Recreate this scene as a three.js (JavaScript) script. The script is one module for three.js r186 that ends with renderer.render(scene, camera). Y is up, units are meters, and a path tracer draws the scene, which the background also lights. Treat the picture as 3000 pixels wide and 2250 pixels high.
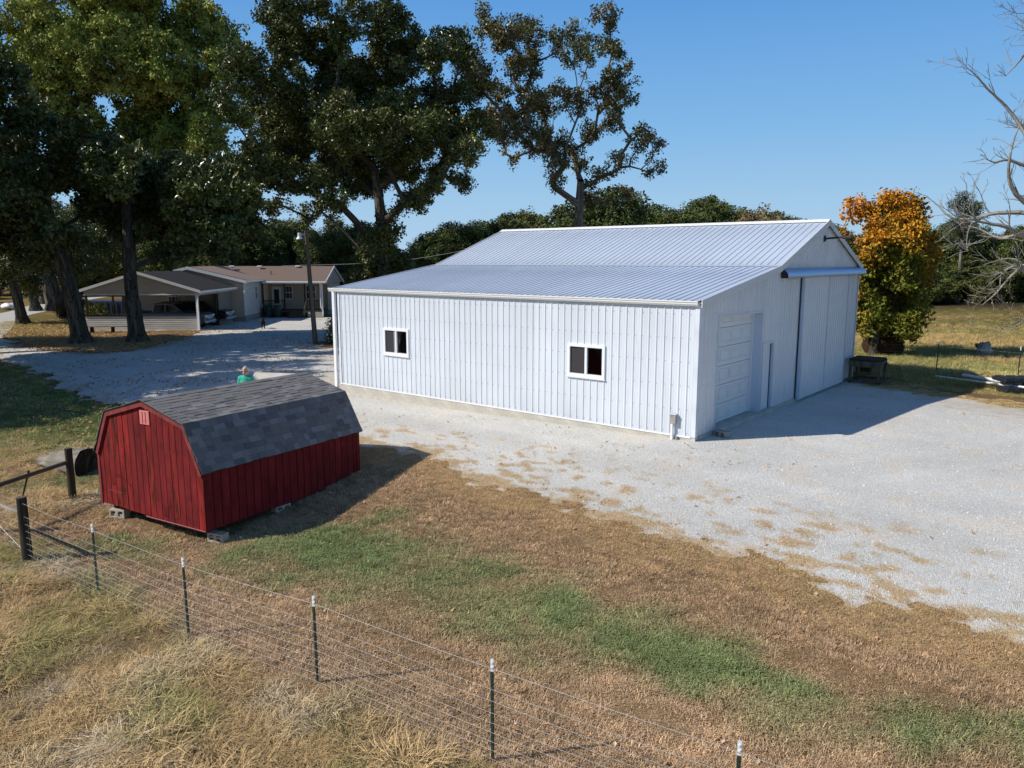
import * as THREE from 'three';
import { mergeGeometries } from 'three/addons/utils/BufferGeometryUtils.js';
import { RoundedBoxGeometry } from 'three/addons/geometries/RoundedBoxGeometry.js';
import { MarchingCubes } from 'three/addons/objects/MarchingCubes.js';

// ---------------------------------------------------------------- camera, sky, sun, exposure
const scene = new THREE.Scene();
const CAMYAW = 0.6813;
const camera = new THREE.PerspectiveCamera(53.16, 4 / 3, 0.1, 3000);
camera.position.set(8.567, 4.541, 18.09);
camera.rotation.set(-0.1596, CAMYAW, 0, 'YXZ');
const renderer = new THREE.WebGLRenderer({ antialias: true });
renderer.toneMapping = THREE.LinearToneMapping;
renderer.toneMappingExposure = 1.0;
renderer.shadowMap.enabled = true;
const SUN = new THREE.Vector3(-0.485, 0.632, 0.604).normalize();
{
  const W = 512, H = 256, data = new Float32Array(W * H * 4), d = new THREE.Vector3();
  const stops = [[0, 0.44, 0.635, 0.82], [0.06, 0.37, 0.59, 0.81], [0.16, 0.22, 0.475, 0.80], [0.3, 0.112, 0.33, 0.72], [0.5, 0.042, 0.17, 0.45], [0.75, 0.02, 0.085, 0.27], [1, 0.014, 0.06, 0.205]];
  for (let j = 0; j < H; j++) for (let i = 0; i < W; i++) {
    const el = ((j + 0.5) / H - 0.5) * Math.PI, az = ((i + 0.5) / W - 0.5) * 2 * Math.PI;
    d.set(Math.cos(el) * Math.cos(az), Math.sin(el), Math.cos(el) * Math.sin(az));
    const y = Math.max(0, d.y);
    let k = 0; while (k < stops.length - 2 && y > stops[k + 1][0]) k++;
    const a = stops[k], b = stops[k + 1], t = Math.min(1, (y - a[0]) / (b[0] - a[0]));
    const ang = Math.acos(Math.min(1, d.dot(SUN))), glow = 0.5 * Math.exp(-ang / 0.2) + 0.07 * Math.exp(-ang / 0.55);
    const o = (j * W + i) * 4;
    data[o] = a[1] + (b[1] - a[1]) * t + glow; data[o + 1] = a[2] + (b[2] - a[2]) * t + glow * 0.96; data[o + 2] = a[3] + (b[3] - a[3]) * t + glow * 0.88; data[o + 3] = 1;
    if (d.y < 0) { const f = Math.min(1, -d.y * 12); data[o] += (0.2 - data[o]) * f; data[o + 1] += (0.18 - data[o + 1]) * f; data[o + 2] += (0.13 - data[o + 2]) * f; }
  }
  const sky = new THREE.DataTexture(data, W, H, THREE.RGBAFormat, THREE.FloatType);
  sky.mapping = THREE.EquirectangularReflectionMapping; sky.magFilter = THREE.LinearFilter; sky.needsUpdate = true;
  scene.background = sky; scene.environment = sky;
}
const sun = new THREE.DirectionalLight(new THREE.Color(1, 0.955, 0.885), 5.0);
sun.name = 'sun'; sun.position.copy(SUN).multiplyScalar(120); sun.castShadow = true;
Object.assign(sun.shadow.camera, { left: -90, right: 60, top: 70, bottom: -60, near: 1, far: 400 }); sun.shadow.mapSize.set(4096, 4096);
scene.add(sun, sun.target);

// ---------------------------------------------------------------- helpers
const { sin, cos, abs, min, max, floor, sqrt, PI, atan2, hypot } = Math;
const V = (x, y, z) => new THREE.Vector3(x, y, z);
function rng(s) { return () => { s |= 0; s = s + 0x6D2B79F5 | 0; let t = Math.imul(s ^ s >>> 15, 1 | s); t = t + Math.imul(t ^ t >>> 7, 61 | t) ^ t; return ((t ^ t >>> 14) >>> 0) / 4294967296; }; }
const clamp = (x, a, b) => x < a ? a : x > b ? b : x;
const lerp = (a, b, t) => a + (b - a) * t;
const ss = (a, b, x) => { const t = clamp((x - a) / (b - a), 0, 1); return t * t * (3 - 2 * t); };
const hash = (x, y) => { let h = Math.imul(x | 0, 374761393) + Math.imul(y | 0, 668265263) | 0; h = Math.imul(h ^ h >>> 13, 1274126177); return ((h ^ h >>> 16) >>> 0) / 4294967296; };
function noise(x, y, p = 0) {
  const xi = floor(x), yi = floor(y), fx = x - xi, fy = y - yi, u = fx * fx * (3 - 2 * fx), v = fy * fy * (3 - 2 * fy);
  const m = (a) => p ? ((a % p) + p) % p : a;
  return lerp(lerp(hash(m(xi), m(yi)), hash(m(xi + 1), m(yi)), u), lerp(hash(m(xi), m(yi + 1)), hash(m(xi + 1), m(yi + 1)), u), v);
}
function fbm(x, y, o = 4, p = 0) { let s = 0, a = 0.5, n = 0; for (let i = 0; i < o; i++) { s += a * noise(x, y, p); n += a; x = x * 2 + (p ? 0 : 17.3); y = y * 2 + (p ? 0 : 9.1); if (p) p *= 2; a *= 0.5; } return s / n; }
function tex(w, h, fn, srgb = true) {
  const d = new Uint8Array(w * h * 4);
  for (let y = 0; y < h; y++) for (let x = 0; x < w; x++) { const c = fn(x / w, y / h, x, y), o = (y * w + x) * 4; for (let k = 0; k < 3; k++) d[o + k] = clamp(Array.isArray(c) ? c[k] : c, 0, 255); d[o + 3] = 255; }
  const t = new THREE.DataTexture(d, w, h); t.wrapS = t.wrapT = THREE.RepeatWrapping; t.magFilter = THREE.LinearFilter; t.minFilter = THREE.LinearMipmapLinearFilter; t.generateMipmaps = true;
  if (srgb) t.colorSpace = THREE.SRGBColorSpace; t.needsUpdate = true; return t;
}
const rep = (t, u, v = u) => { const c = t.clone(); c.repeat.set(u, v); c.needsUpdate = true; return c; };
const C = (r, g, b) => new THREE.Color().setRGB(r, g, b);
const mat = (r, g, b, o = {}) => new THREE.MeshPhysicalMaterial({ color: C(r, g, b), roughness: 0.8, specularIntensity: (o.roughness ?? 0.8) >= 0.75 ? 0.35 : 1, ...o });
const names = new Map();
function numbered(n) { const k = names.get(n) ?? 0; names.set(n, k + 1); return k ? n + '_' + String(k).padStart(3, '0') : n; }
function tag(o, label, category, group, kind) { if (label) o.userData.label = label; if (category) o.userData.category = category; if (group) o.userData.group = group; if (kind) o.userData.kind = kind; return o; }
function shade(o) { o.castShadow = true; o.receiveShadow = true; return o; }
function thing(name, label, category, [x, y, z] = [0, 0, 0], turn = 0, group) { const o = new THREE.Group(); o.name = numbered(name); o.position.set(x, y, z); o.rotation.y = turn; scene.add(o); return tag(o, label, category, group); }
const partNames = new WeakMap();
function part(name, geo, material, parent) {
  const m = shade(new THREE.Mesh(Array.isArray(geo) ? merge(geo) : geo, material));
  if (parent === scene) m.name = numbered(name);
  else { let pm = partNames.get(parent); if (!pm) partNames.set(parent, pm = new Map()); const k = pm.get(name) ?? 0; pm.set(name, k + 1); m.name = k ? name + '_' + String(k).padStart(3, '0') : name; }
  parent.add(m); return m;
}
function struct(name, geo, material) { const m = part(name, geo, material, scene); m.userData.kind = 'structure'; return m; }
function merge(list) {
  return mergeGeometries(list.map((g) => { g = g.index ? g.toNonIndexed() : g; for (const k of Object.keys(g.attributes)) if (!['position', 'normal', 'uv'].includes(k)) g.deleteAttribute(k); if (!g.attributes.uv) g.setAttribute('uv', new THREE.BufferAttribute(new Float32Array(g.attributes.position.count * 2), 2)); return g; }));
}
function box(x0, x1, y0, y1, z0, z1) {   // a box with uv in metres
  const w = x1 - x0, h = y1 - y0, d = z1 - z0, g = new THREE.BoxGeometry(w, h, d), p = g.attributes.position, n = g.attributes.normal, uv = g.attributes.uv;
  for (let i = 0; i < p.count; i++) { const X = p.getX(i), Y = p.getY(i), Z = p.getZ(i); abs(n.getX(i)) > 0.5 ? uv.setXY(i, Z + x0, Y + y0) : abs(n.getY(i)) > 0.5 ? uv.setXY(i, X + x0, Z + z0) : uv.setXY(i, X + x0, Y + y0); }
  return g.translate((x0 + x1) / 2, (y0 + y1) / 2, (z0 + z1) / 2);
}
function rbox(x0, x1, y0, y1, z0, z1, r = 0.01) { return new RoundedBoxGeometry(x1 - x0, y1 - y0, z1 - z0, 2, min(r, (x1 - x0) / 2.1, (y1 - y0) / 2.1, (z1 - z0) / 2.1)).translate((x0 + x1) / 2, (y0 + y1) / 2, (z0 + z1) / 2); }
function rod(a, b, r0, r1 = r0, n = 8) {
  const d = V().subVectors(b, a), g = new THREE.CylinderGeometry(r1, r0, d.length(), n, 1);
  return g.applyQuaternion(new THREE.Quaternion().setFromUnitVectors(V(0, 1, 0), d.clone().normalize())).translate((a.x + b.x) / 2, (a.y + b.y) / 2, (a.z + b.z) / 2);
}
function rawGeo(pos, idx, uv, col) {
  const g = new THREE.BufferGeometry(); g.setAttribute('position', new THREE.Float32BufferAttribute(pos, 3));
  if (idx) g.setIndex(idx); if (uv) g.setAttribute('uv', new THREE.Float32BufferAttribute(uv, 2)); if (col) g.setAttribute('color', new THREE.Float32BufferAttribute(col, 3));
  g.computeVertexNormals(); return g;
}
function sweepX(pts, x0, x1) {   // profile of [z, y] swept along x
  const g = new THREE.ExtrudeGeometry(new THREE.Shape(pts.map(([z, y]) => new THREE.Vector2(z, y))), { depth: x1 - x0, bevelEnabled: false }), p = g.attributes.position, q = new Float32Array(p.count * 3);
  for (let i = 0; i < p.count; i++) { const j = i % 3 === 0 ? i + 1 : i % 3 === 1 ? i - 1 : i; q[j * 3] = p.getZ(i) + x0; q[j * 3 + 1] = p.getY(i); q[j * 3 + 2] = p.getX(i); }
  const o = new THREE.BufferGeometry(); o.setAttribute('position', new THREE.BufferAttribute(q, 3)); o.setAttribute('uv', new THREE.BufferAttribute(new Float32Array(p.count * 2), 2)); o.computeVertexNormals(); return o;
}

// ---------------------------------------------------------------- lie of the land
function ground(x, z) {
  let y = -0.12 - 0.36 * clamp(-x / 14.3, 0, 1) * (1 - ss(0, 8, z)) - 1.15 * ss(0, 11.5, z) - 0.015 * max(0, z - 12);
  y += 0.9 * ss(35, 110, -z) * ss(-20, 10, x);
  return y;
}
const GRAVEL = [[-60, -1.5], [-50.9, -0.3], [-42, 1.2], [-39.6, 1.0], [-35.4, 0.4], [-34.8, -1.4], [-36.2, -3.6], [-40.8, -8.5], [-43.8, -10.8], [-49.6, -5.6], [-55, -12], [-49.3, -17.4], [-53.3, -21.6], [-48.6, -23.6], [-46.5, -25.2], [-40, -21], [-31.5, -12.4], [-29.6, -10.4], [-26.2, -9.2], [-20, -13.5], [-14, -15], [0, -13.6], [1, -12.4], [2.5, -11.9], [4.5, -11.2], [6.1, -10.7], [12, -10.5], [30, -12], [30, 7.5], [10, 5.95], [5.6, 5.7], [3.7, 5.6], [1.7, 5.6], [-0.2, 5.3], [-4.6, 4.6], [-7.5, 4.5], [-12, 4.9], [-19, 5.4], [-21.4, 6.0], [-25.7, 5.4], [-32, 4.2], [-37, 4.1], [-45, 4.3], [-60, 3.5]];
function polyDist(poly, x, z) {
  let d = 1e9, inside = false;
  for (let i = 0, j = poly.length - 1; i < poly.length; j = i++) {
    const [ax, az] = poly[j], [bx, bz] = poly[i], ex = bx - ax, ez = bz - az, t = clamp(((x - ax) * ex + (z - az) * ez) / (ex * ex + ez * ez), 0, 1);
    d = min(d, hypot(x - ax - ex * t, z - az - ez * t));
    if ((az > z) !== (bz > z) && x < ax + (z - az) / (bz - az) * ex) inside = !inside;
  }
  return inside ? d : -d;
}
function gravelAt(x, z) {   // above zero: gravel
  const sd = polyDist(GRAVEL, x, z);
  if (sd < -2) return -1; if (sd > 3.2) return 1;
  let v = sd + (fbm(x * 0.9, z * 0.9, 3) - 0.5) * 1.0 + (fbm(x * 3.6 + 40, z * 5.2, 3) - 0.5) * 1.1;
  return v;
}
function strawAt(x, z) {   // thin grass standing in the gravel near its edges
  const sd = polyDist(GRAVEL, x, z); if (sd < -0.5 || sd > 3.4) return 0;
  const edge = z > 2 && x > -10 ? 1 : 0.5;
  return ss(0.632, 0.675, fbm(x * 2.9 + 90, z * 6.2 + 31, 4) + 0.13 * (1 - ss(0.1, 1.7, sd)) + 0.12 * (fbm(x * 0.7, z * 0.7 + 77, 2) - 0.5)) * (1 - ss(1.6, 3.3, sd)) * edge;
}
const GREEN = [[-4.4, 10.0, 1.6], [-3.2, 9.4, 1.5], [-1.9, 9.1, 1.5], [-0.6, 9.1, 1.55], [0.7, 8.8, 1.6], [1.8, 8.7, 1.5], [3.0, 8.6, 1.4], [4.2, 8.6, 1.3], [5.6, 8.7, 1.0], [7, 8.2, 0.9], [9, 8, 1.2], [-6.5, 11.3, 1.0], [-2.8, 8.6, 1.4], [-1.5, 8.4, 1.3], [-0.1, 8.2, 1.2], [-3.8, 9.0, 1.2], [-3.5, 7.3, 0.6], [-7.5, 11.6, 0.7]];
function greenness(x, z) {
  let g = 0; for (const [cx, cz, r] of GREEN) { const d = hypot(x - cx, (z - cz) * 1.25) / r; g = max(g, 1 - ss(0.2, 1.2, d + (fbm(x * 1.3, z * 1.3, 4) - 0.5) * 1.5)); } g *= 0.6 + 0.4 * ss(0.32, 0.55, fbm(x * 0.9 + 44, z * 1.1 + 9, 4));
  if (x < -9 && z > 4 && z < 12) g = max(g, ss(0.35, 0.6, fbm(x * 0.35 + 5, z * 0.35, 3)) * ss(-9, -12, x) * 0.9);
  return g;
}
function landColor(x, z) {
  const n = fbm(x * 0.5 + 3, z * 0.5 + 8, 4), n2 = fbm(x * 2.3, z * 2.3 + 50, 3), n3 = fbm(x * 7, z * 7 + 11, 2);
  let c;
  if (z < -15.5 || x < -48) {   // pasture and the yard beyond
    const m = fbm(x * 0.12 + 30, z * 0.25 + 7, 4);
    c = [lerp(0.46, 0.60, n2), lerp(0.335, 0.43, n2), lerp(0.135, 0.18, n2)];
    const gr = ss(0.42, 0.62, m); c = [lerp(c[0], 0.27, gr * 0.7), lerp(c[1], 0.26, gr * 0.7), lerp(c[2], 0.085, gr * 0.7)];
    if (z < -60 && x > -40) { const k = ss(-60, -72, z - 0.1 * x); c = c.map((v, i) => lerp(v, [0.09, 0.075, 0.045][i], k)); }
  } else {
    c = [lerp(0.44, 0.62, n), lerp(0.30, 0.425, n), lerp(0.17, 0.25, n)];
    const g = greenness(x, z); c = [lerp(c[0], 0.245, g * 0.95), lerp(c[1], 0.285, g * 0.95), lerp(c[2], 0.115, g * 0.95)];
    const hay = ss(11.9, 12.9, z + (fbm(x * 0.9, z * 0.9 + 3, 3) - 0.5) * 1.5); c = [lerp(c[0], 0.42, hay), lerp(c[1], 0.32, hay), lerp(c[2], 0.18, hay)];
    if (x < -32) { const lf = ss(0.35, 0.6, n2) * 0.8; c = [lerp(c[0], 0.52, lf), lerp(c[1], 0.32, lf), lerp(c[2], 0.12, lf)]; }
  }
  const k = 0.58 + 0.5 * n2 * 0.7 + 0.5 * n3; return [c[0] * k, c[1] * k, c[2] * k];
}

// ---------------------------------------------------------------- textures
const grassTex = (() => {
  const S = 1024, cv = document.createElement('canvas'); cv.width = cv.height = S; const q = cv.getContext('2d'), R = rng(5);
  q.fillStyle = 'rgb(165,160,150)'; q.fillRect(0, 0, S, S);
  for (let i = 0; i < 26000; i++) {
    const x = R() * S, y = R() * S, a = R() * 6.283, l = 6 + R() * 22, v = 110 + R() * 145 | 0; q.strokeStyle = 'rgba(' + v + ',' + (v - R() * 12 | 0) + ',' + (v - 10 - R() * 30 | 0) + ',0.75)'; q.lineWidth = 1 + R() * 1.6;
    for (const ox of [-S, 0, S]) for (const oy of [-S, 0, S]) { const X = x + ox, Y = y + oy; if (X < -30 || Y < -30 || X > S + 30 || Y > S + 30) continue; q.beginPath(); q.moveTo(X, Y); q.quadraticCurveTo(X + cos(a) * l * 0.5 + 3, Y + sin(a) * l * 0.5 - 3, X + cos(a) * l, Y + sin(a) * l); q.stroke(); }
  }
  const t = new THREE.CanvasTexture(cv); t.wrapS = t.wrapT = THREE.RepeatWrapping; t.colorSpace = THREE.SRGBColorSpace; return t;
})();
function worley(S, cells, seed) {   // tiling cell field: [distance to nearest, cell id]
  const pts = []; for (let j = 0; j < cells; j++) for (let i = 0; i < cells; i++) pts.push([i + hash(i + seed, j), j + hash(i, j + seed * 7)]);
  return (u, v) => { const x = u * cells, y = v * cells, xi = floor(x), yi = floor(y); let b = 9, id = 0, b2 = 9; for (let dj = -1; dj <= 1; dj++) for (let di = -1; di <= 1; di++) { const I = (xi + di + cells) % cells, J = (yi + dj + cells) % cells, p = pts[J * cells + I]; const dx = p[0] - I + xi + di - x, dy = p[1] - J + yi + dj - y, d = dx * dx + dy * dy; if (d < b) { b2 = b; b = d; id = J * cells + I; } else if (d < b2) b2 = d; } return [sqrt(b), id, sqrt(b2)]; };
}
const wA = worley(768, 96, 3), wB = worley(768, 41, 9);
const gravelTex = tex(768, 768, (u, v) => { const a = wA(u, v), b = wB(u, v); const e = clamp((a[2] - a[0]) * 2.4, 0, 1), t = 150 + 92 * hash(a[1], 5) ** 0.7, big = hash(b[1], 2) > 0.82 && b[0] < 0.42 ? 18 : 0; const L = lerp(168, 216 + (t - 150) * 0.42, e ** 0.7) + big * 0.3; const w = hash(a[1], 77) * 10; return [L + 1, L - 1, L - 5 - w * 0.6]; });
const gravelBump = tex(768, 768, (u, v) => { const a = wA(u, v), b = wB(u, v); return 200 * clamp((a[2] - a[0]) * 1.6, 0, 1) * (0.4 + 0.6 * hash(a[1], 9)) + 55 * fbm(u * 8, v * 8, 3, 8); }, false);
const speckle = tex(256, 256, (u, v) => 178 + 60 * fbm(u * 64, v * 64, 3, 64) + 45 * (hash(u * 256, v * 256) - 0.5));
const concreteTex = tex(512, 512, (u, v) => { const n = fbm(u * 6, v * 6, 5, 6), s = fbm(u * 60, v * 60, 2, 60); const L = 192 + 44 * n + 20 * s - 14; return [L, L - 3, L - 9]; });
const concreteBump = tex(256, 256, (u, v) => 120 + 120 * fbm(u * 40, v * 40, 3, 40), false);
const barkTex = tex(256, 512, (u, v) => { const r = fbm(u * 14 + fbm(u * 4, v * 6, 2, 4) * 0, v * 5, 4, 14), c = abs(fbm(u * 10, v * 4, 3, 10) - 0.5) * 2; const L = 90 + 130 * r - 80 * (c < 0.12 ? 1 - c / 0.12 : 0); return [L + 4, L, L - 8]; });
const barkBump = tex(256, 512, (u, v) => { const c = abs(fbm(u * 10, v * 4, 3, 10) - 0.5) * 2; return 255 * clamp(c * 2.2, 0, 1); }, false);
const steelTex = tex(512, 512, (u, v) => { const n = fbm(u * 3, v * 3, 4, 3), s = fbm(u * 40, v * 4, 2, 40); const L = 226 + 22 * n + 8 * s - 2; return [L - 2, L, L + 2]; });
const steelRough = tex(256, 256, (u, v) => { const n = fbm(u * 5, v * 5, 4, 5); return 90 + 70 * n; }, false);
const redTex = tex(512, 1024, (u, v) => {
  const g = fbm(u * 60, v * 5, 3, 60), m = fbm(u * 7, v * 4, 4, 7), d = fbm(u * 12 + 3, v * 16, 4, 12); let L = 0.78 + 0.25 * (g - 0.5) + 0.3 * (m - 0.5);
  const dark = ss(0.5, 0.85, d) * 0.14; L *= 1 - dark; return [205 * L, 205 * L * (1 - dark * 0.1), 205 * L * (1 + dark * 0.5)];
});
const redWornTex = tex(512, 1024, (u, v) => {
  const g = fbm(u * 70, v * 5, 3, 70), m = fbm(u * 6, v * 3, 4, 6), pe = fbm(u * 46, v * 9, 3, 46), w = fbm(u * 5 + 2, v * 2, 3, 5); let L = 0.8 + 0.32 * (g - 0.5) + 0.4 * (m - 0.5);
  const peel = ss(0.56, 0.66, pe) * ss(0.36, 0.6, w), dk = ss(0.52, 0.85, fbm(u * 16, v * 8, 4, 16)) * 0.2; L *= 1 - dk;
  return [215 * L - 60 * peel, 205 * L + 10 * peel * 0, 205 * L - 40 * peel];
});
const woodTex = tex(256, 512, (u, v) => { const g = fbm(u * 30, v * 3, 4, 30), m = fbm(u * 4, v * 4, 3, 4); const L = 120 + 110 * g * 0.8 + 50 * (m - 0.5); return [L, L - 5, L - 14]; });
const lapTex = tex(256, 256, (u, v) => 215 + 30 * fbm(u * 5, v * 40, 3, 40));

// ---------------------------------------------------------------- materials
const M = {
  wall: mat(0.80, 0.83, 0.865, { map: steelTex, roughness: 0.42, metalness: 0.05 }),
  endWall: mat(0.82, 0.795, 0.765, { map: steelTex, roughness: 0.5, metalness: 0.03 }),
  roof: mat(0.70, 0.755, 0.82, { map: steelTex, roughness: 0.42, metalness: 0.22 }),
  white: mat(0.80, 0.80, 0.80, { roughness: 0.4 }), cream: mat(0.72, 0.72, 0.70, { roughness: 0.5 }), blueTrim: mat(0.62, 0.69, 0.80, { roughness: 0.38, metalness: 0.5 }),
  dark: mat(0.02, 0.02, 0.022, { roughness: 0.6 }), screen: mat(0.045, 0.042, 0.045, { roughness: 0.85 }), inside: mat(0.10, 0.10, 0.11, { roughness: 0.9 }),
  glass: new THREE.MeshPhysicalMaterial({ color: 0xffffff, transmission: 1, roughness: 0.02, ior: 1.5, thickness: 0 }),
  concrete: mat(0.80, 0.77, 0.71, { map: concreteTex, bumpMap: concreteBump, bumpScale: 0.004, roughness: 0.95 }),
  block: mat(0.70, 0.62, 0.50, { map: concreteTex, bumpMap: concreteBump, bumpScale: 0.004, roughness: 0.95 }),
  blockGrey: mat(0.50, 0.49, 0.47, { map: concreteTex, roughness: 0.95 }),
  gravel: mat(1.0, 0.99, 0.98, { map: rep(gravelTex, 0.42), bumpMap: rep(gravelBump, 0.42), bumpScale: 0.02, roughness: 0.97, vertexColors: true }),
  land: new THREE.MeshPhysicalMaterial({ specularIntensity: 0.2, map: rep(grassTex, 0.42), bumpMap: rep(grassTex, 0.42), bumpScale: 0.03, roughness: 1, vertexColors: true }),
  stone: mat(0.60, 0.595, 0.58, { roughness: 0.95 }),
  red: mat(0.46, 0.036, 0.038, { map: redTex, bumpMap: redTex, bumpScale: 0.003, roughness: 0.8 }),
  redWorn: mat(0.52, 0.042, 0.038, { map: redWornTex, bumpMap: redWornTex, bumpScale: 0.004, roughness: 0.78 }),
  redTrim: mat(0.60, 0.085, 0.08, { map: redTex, roughness: 0.55 }), pink: mat(0.66, 0.20, 0.185, { roughness: 0.5 }),
  wood: mat(0.30, 0.26, 0.21, { map: woodTex, bumpMap: woodTex, bumpScale: 0.006, roughness: 0.95 }), woodDark: mat(0.13, 0.115, 0.085, { map: woodTex, bumpMap: woodTex, bumpScale: 0.01, roughness: 0.95 }),
  woodPale: mat(0.62, 0.60, 0.55, { map: woodTex, roughness: 0.9 }),
  bark: mat(0.30, 0.265, 0.225, { map: rep(barkTex, 1, 0.5), bumpMap: rep(barkBump, 1, 0.5), bumpScale: 0.05, roughness: 1 }),
  barkPale: mat(1.0, 0.95, 0.88, { map: rep(barkTex, 1, 0.5), roughness: 1 }), barkGrey: mat(0.52, 0.47, 0.41, { map: rep(barkTex, 1, 0.5), roughness: 1 }),
  barkDark: mat(0.13, 0.115, 0.10, { map: rep(barkTex, 1, 0.5), bumpMap: rep(barkBump, 1, 0.5), bumpScale: 0.05, roughness: 1 }),
  galv: mat(0.50, 0.51, 0.53, { roughness: 0.5, metalness: 0.5 }), fenceWire: mat(0.46, 0.46, 0.47, { roughness: 0.55, metalness: 0.4 }), hood: mat(0.36, 0.47, 0.66, { roughness: 0.35, metalness: 0.5 }), postGreen: mat(0.022, 0.045, 0.034, { roughness: 0.55 }), postWhite: mat(0.82, 0.82, 0.80, { roughness: 0.55 }),
  siding: mat(0.74, 0.70, 0.63, { map: lapTex, roughness: 0.7 }), sidingTan: mat(0.62, 0.53, 0.42, { map: lapTex, roughness: 0.75 }), roofBrown: mat(0.41, 0.295, 0.235, { map: rep(speckle, 2), roughness: 0.95 }), roofBlack: mat(0.055, 0.052, 0.05, { map: rep(speckle, 2), roughness: 0.95 }),
};
// ---------------------------------------------------------------- ground sheet
function lines(a, b, step, lo, hi) { const l = []; for (let v = a; v <= b + 1e-6; v += step) l.push(v); let s = step; for (let v = l[0]; v > lo;) { s *= 1.16; v -= s; l.unshift(v); } s = step; for (let v = l[l.length - 1]; v < hi;) { s *= 1.16; v += s; l.push(v); } return l; }
{
  const xs = lines(-19, 13, 0.25, -700, 500), zs = lines(-15, 19, 0.25, -900, 60), pos = [], uv = [], col = [], idx = [];
  for (const z of zs) for (const x of xs) { const near = x > -30 && x < 20 && z > 3 && z < 30; const bump = near ? (fbm(x * 1.3, z * 1.3, 3) - 0.5) * 0.10 * ss(4.5, 7, z) : z < -16 ? (fbm(x * 0.06, z * 0.06, 3) - 0.5) * 0.7 * ss(-16, -30, z) * (x > -28 ? 1 : 0) : 0; pos.push(x, ground(x, z) + bump * (polyDist(GRAVEL, x, z) > -0.3 ? 0 : 1), z); uv.push(x, z); col.push(...landColor(x, z)); }
  const n = xs.length; for (let j = 0; j < zs.length - 1; j++) for (let i = 0; i < n - 1; i++) { const a = j * n + i; idx.push(a, a + n, a + 1, a + 1, a + n, a + n + 1); }
  tag(struct('ground', rawGeo(pos, idx, uv, col), M.land), 'brown and green lawn and pasture running out to the woods', 'ground');
}
// gravel yard and drive: the outline is cut cell by cell so that it frays like a real edge
function gravelSheet(x0, x1, z0, z1, s, skip) {
  const nx = Math.round((x1 - x0) / s), nz = Math.round((z1 - z0) / s), f = new Float32Array((nx + 1) * (nz + 1)), pos = [], uv = [], col = [];
  for (let j = 0; j <= nz; j++) for (let i = 0; i <= nx; i++) f[j * (nx + 1) + i] = gravelAt(x0 + i * s, z0 + j * s);
  const put = (x, z) => { pos.push(x, ground(x, z) + 0.018, z); uv.push(x, z); const b = fbm(x * 0.35 + 9, z * 0.5, 4), d = fbm(x * 1.7, z * 1.7 + 4, 3), gv = gravelAt(x, z), so = max((1 - ss(-0.1, 0.3, gv + (fbm(x * 5, z * 5, 2) - 0.5) * 0.5)) * 0.65, strawAt(x, z) * 0.7), rc = abs(abs(z - 2.5 - 0.6 * sin(x * 0.16 + 0.4)) - 0.85) + (b - 0.5) * 0.5, rc2 = abs(abs(x - 4.2 + z * 0.35 + sin(z * 0.3)) - 0.85) + (d - 0.5) * 0.5, lane = 0.13 * (1 - ss(0.1, 0.42, rc)) + (x > 1 ? 0.10 * (1 - ss(0.1, 0.42, rc2)) : 0) - 0.05; const k = 0.99 + 0.18 * (b - 0.5) * 1.6 + 0.14 * (d - 0.5) + lane * 0.5; const w = ss(0.55, 0.75, d) * 0.06; col.push(lerp(k, 0.78, so), lerp(k * (0.995 - w), 0.57, so), lerp(k * (0.985 - w * 2), 0.34, so)); };
  for (let j = 0; j < nz; j++) for (let i = 0; i < nx; i++) {
    const cx = x0 + (i + 0.5) * s, cz = z0 + (j + 0.5) * s; if (skip && skip(cx, cz)) continue;
    const c = [[i, j], [i, j + 1], [i + 1, j + 1], [i + 1, j]].map(([a, b]) => [x0 + a * s, z0 + b * s, f[b * (nx + 1) + a]]);
    if (c.every((p) => p[2] <= 0)) continue;
    const poly = []; for (let k = 0; k < 4; k++) { const a = c[k], b = c[(k + 1) % 4]; if (a[2] > 0) poly.push(a); if ((a[2] > 0) !== (b[2] > 0)) { const t = a[2] / (a[2] - b[2]); poly.push([lerp(a[0], b[0], t), lerp(a[1], b[1], t)]); } }
    for (let k = 1; k < poly.length - 1; k++) { put(poly[0][0], poly[0][1]); put(poly[k][0], poly[k][1]); put(poly[k + 1][0], poly[k + 1][1]); }
  }
  return { pos, uv, col };
}
{
  const a = gravelSheet(-8, 14, -14, 7, 0.08, (x, z) => x < -0.3 && z < -0.3), b = gravelSheet(-62, -8, -28, 8, 0.3, (x, z) => x > -14.1 && z < -0.3), c = gravelSheet(14, 31, -14, 8, 0.5);
  const cat = (k) => [].concat(a[k], b[k], c[k]);
  const g = rawGeo(cat('pos'), null, cat('uv'), cat('col')); const n = g.attributes.normal; for (let i = 0; i < n.count; i++) n.setXYZ(i, 0, 1, 0);
  tag(struct('gravel_yard', g, M.gravel), 'pale crushed limestone yard and drive around the metal building', 'gravel yard');
}
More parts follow.
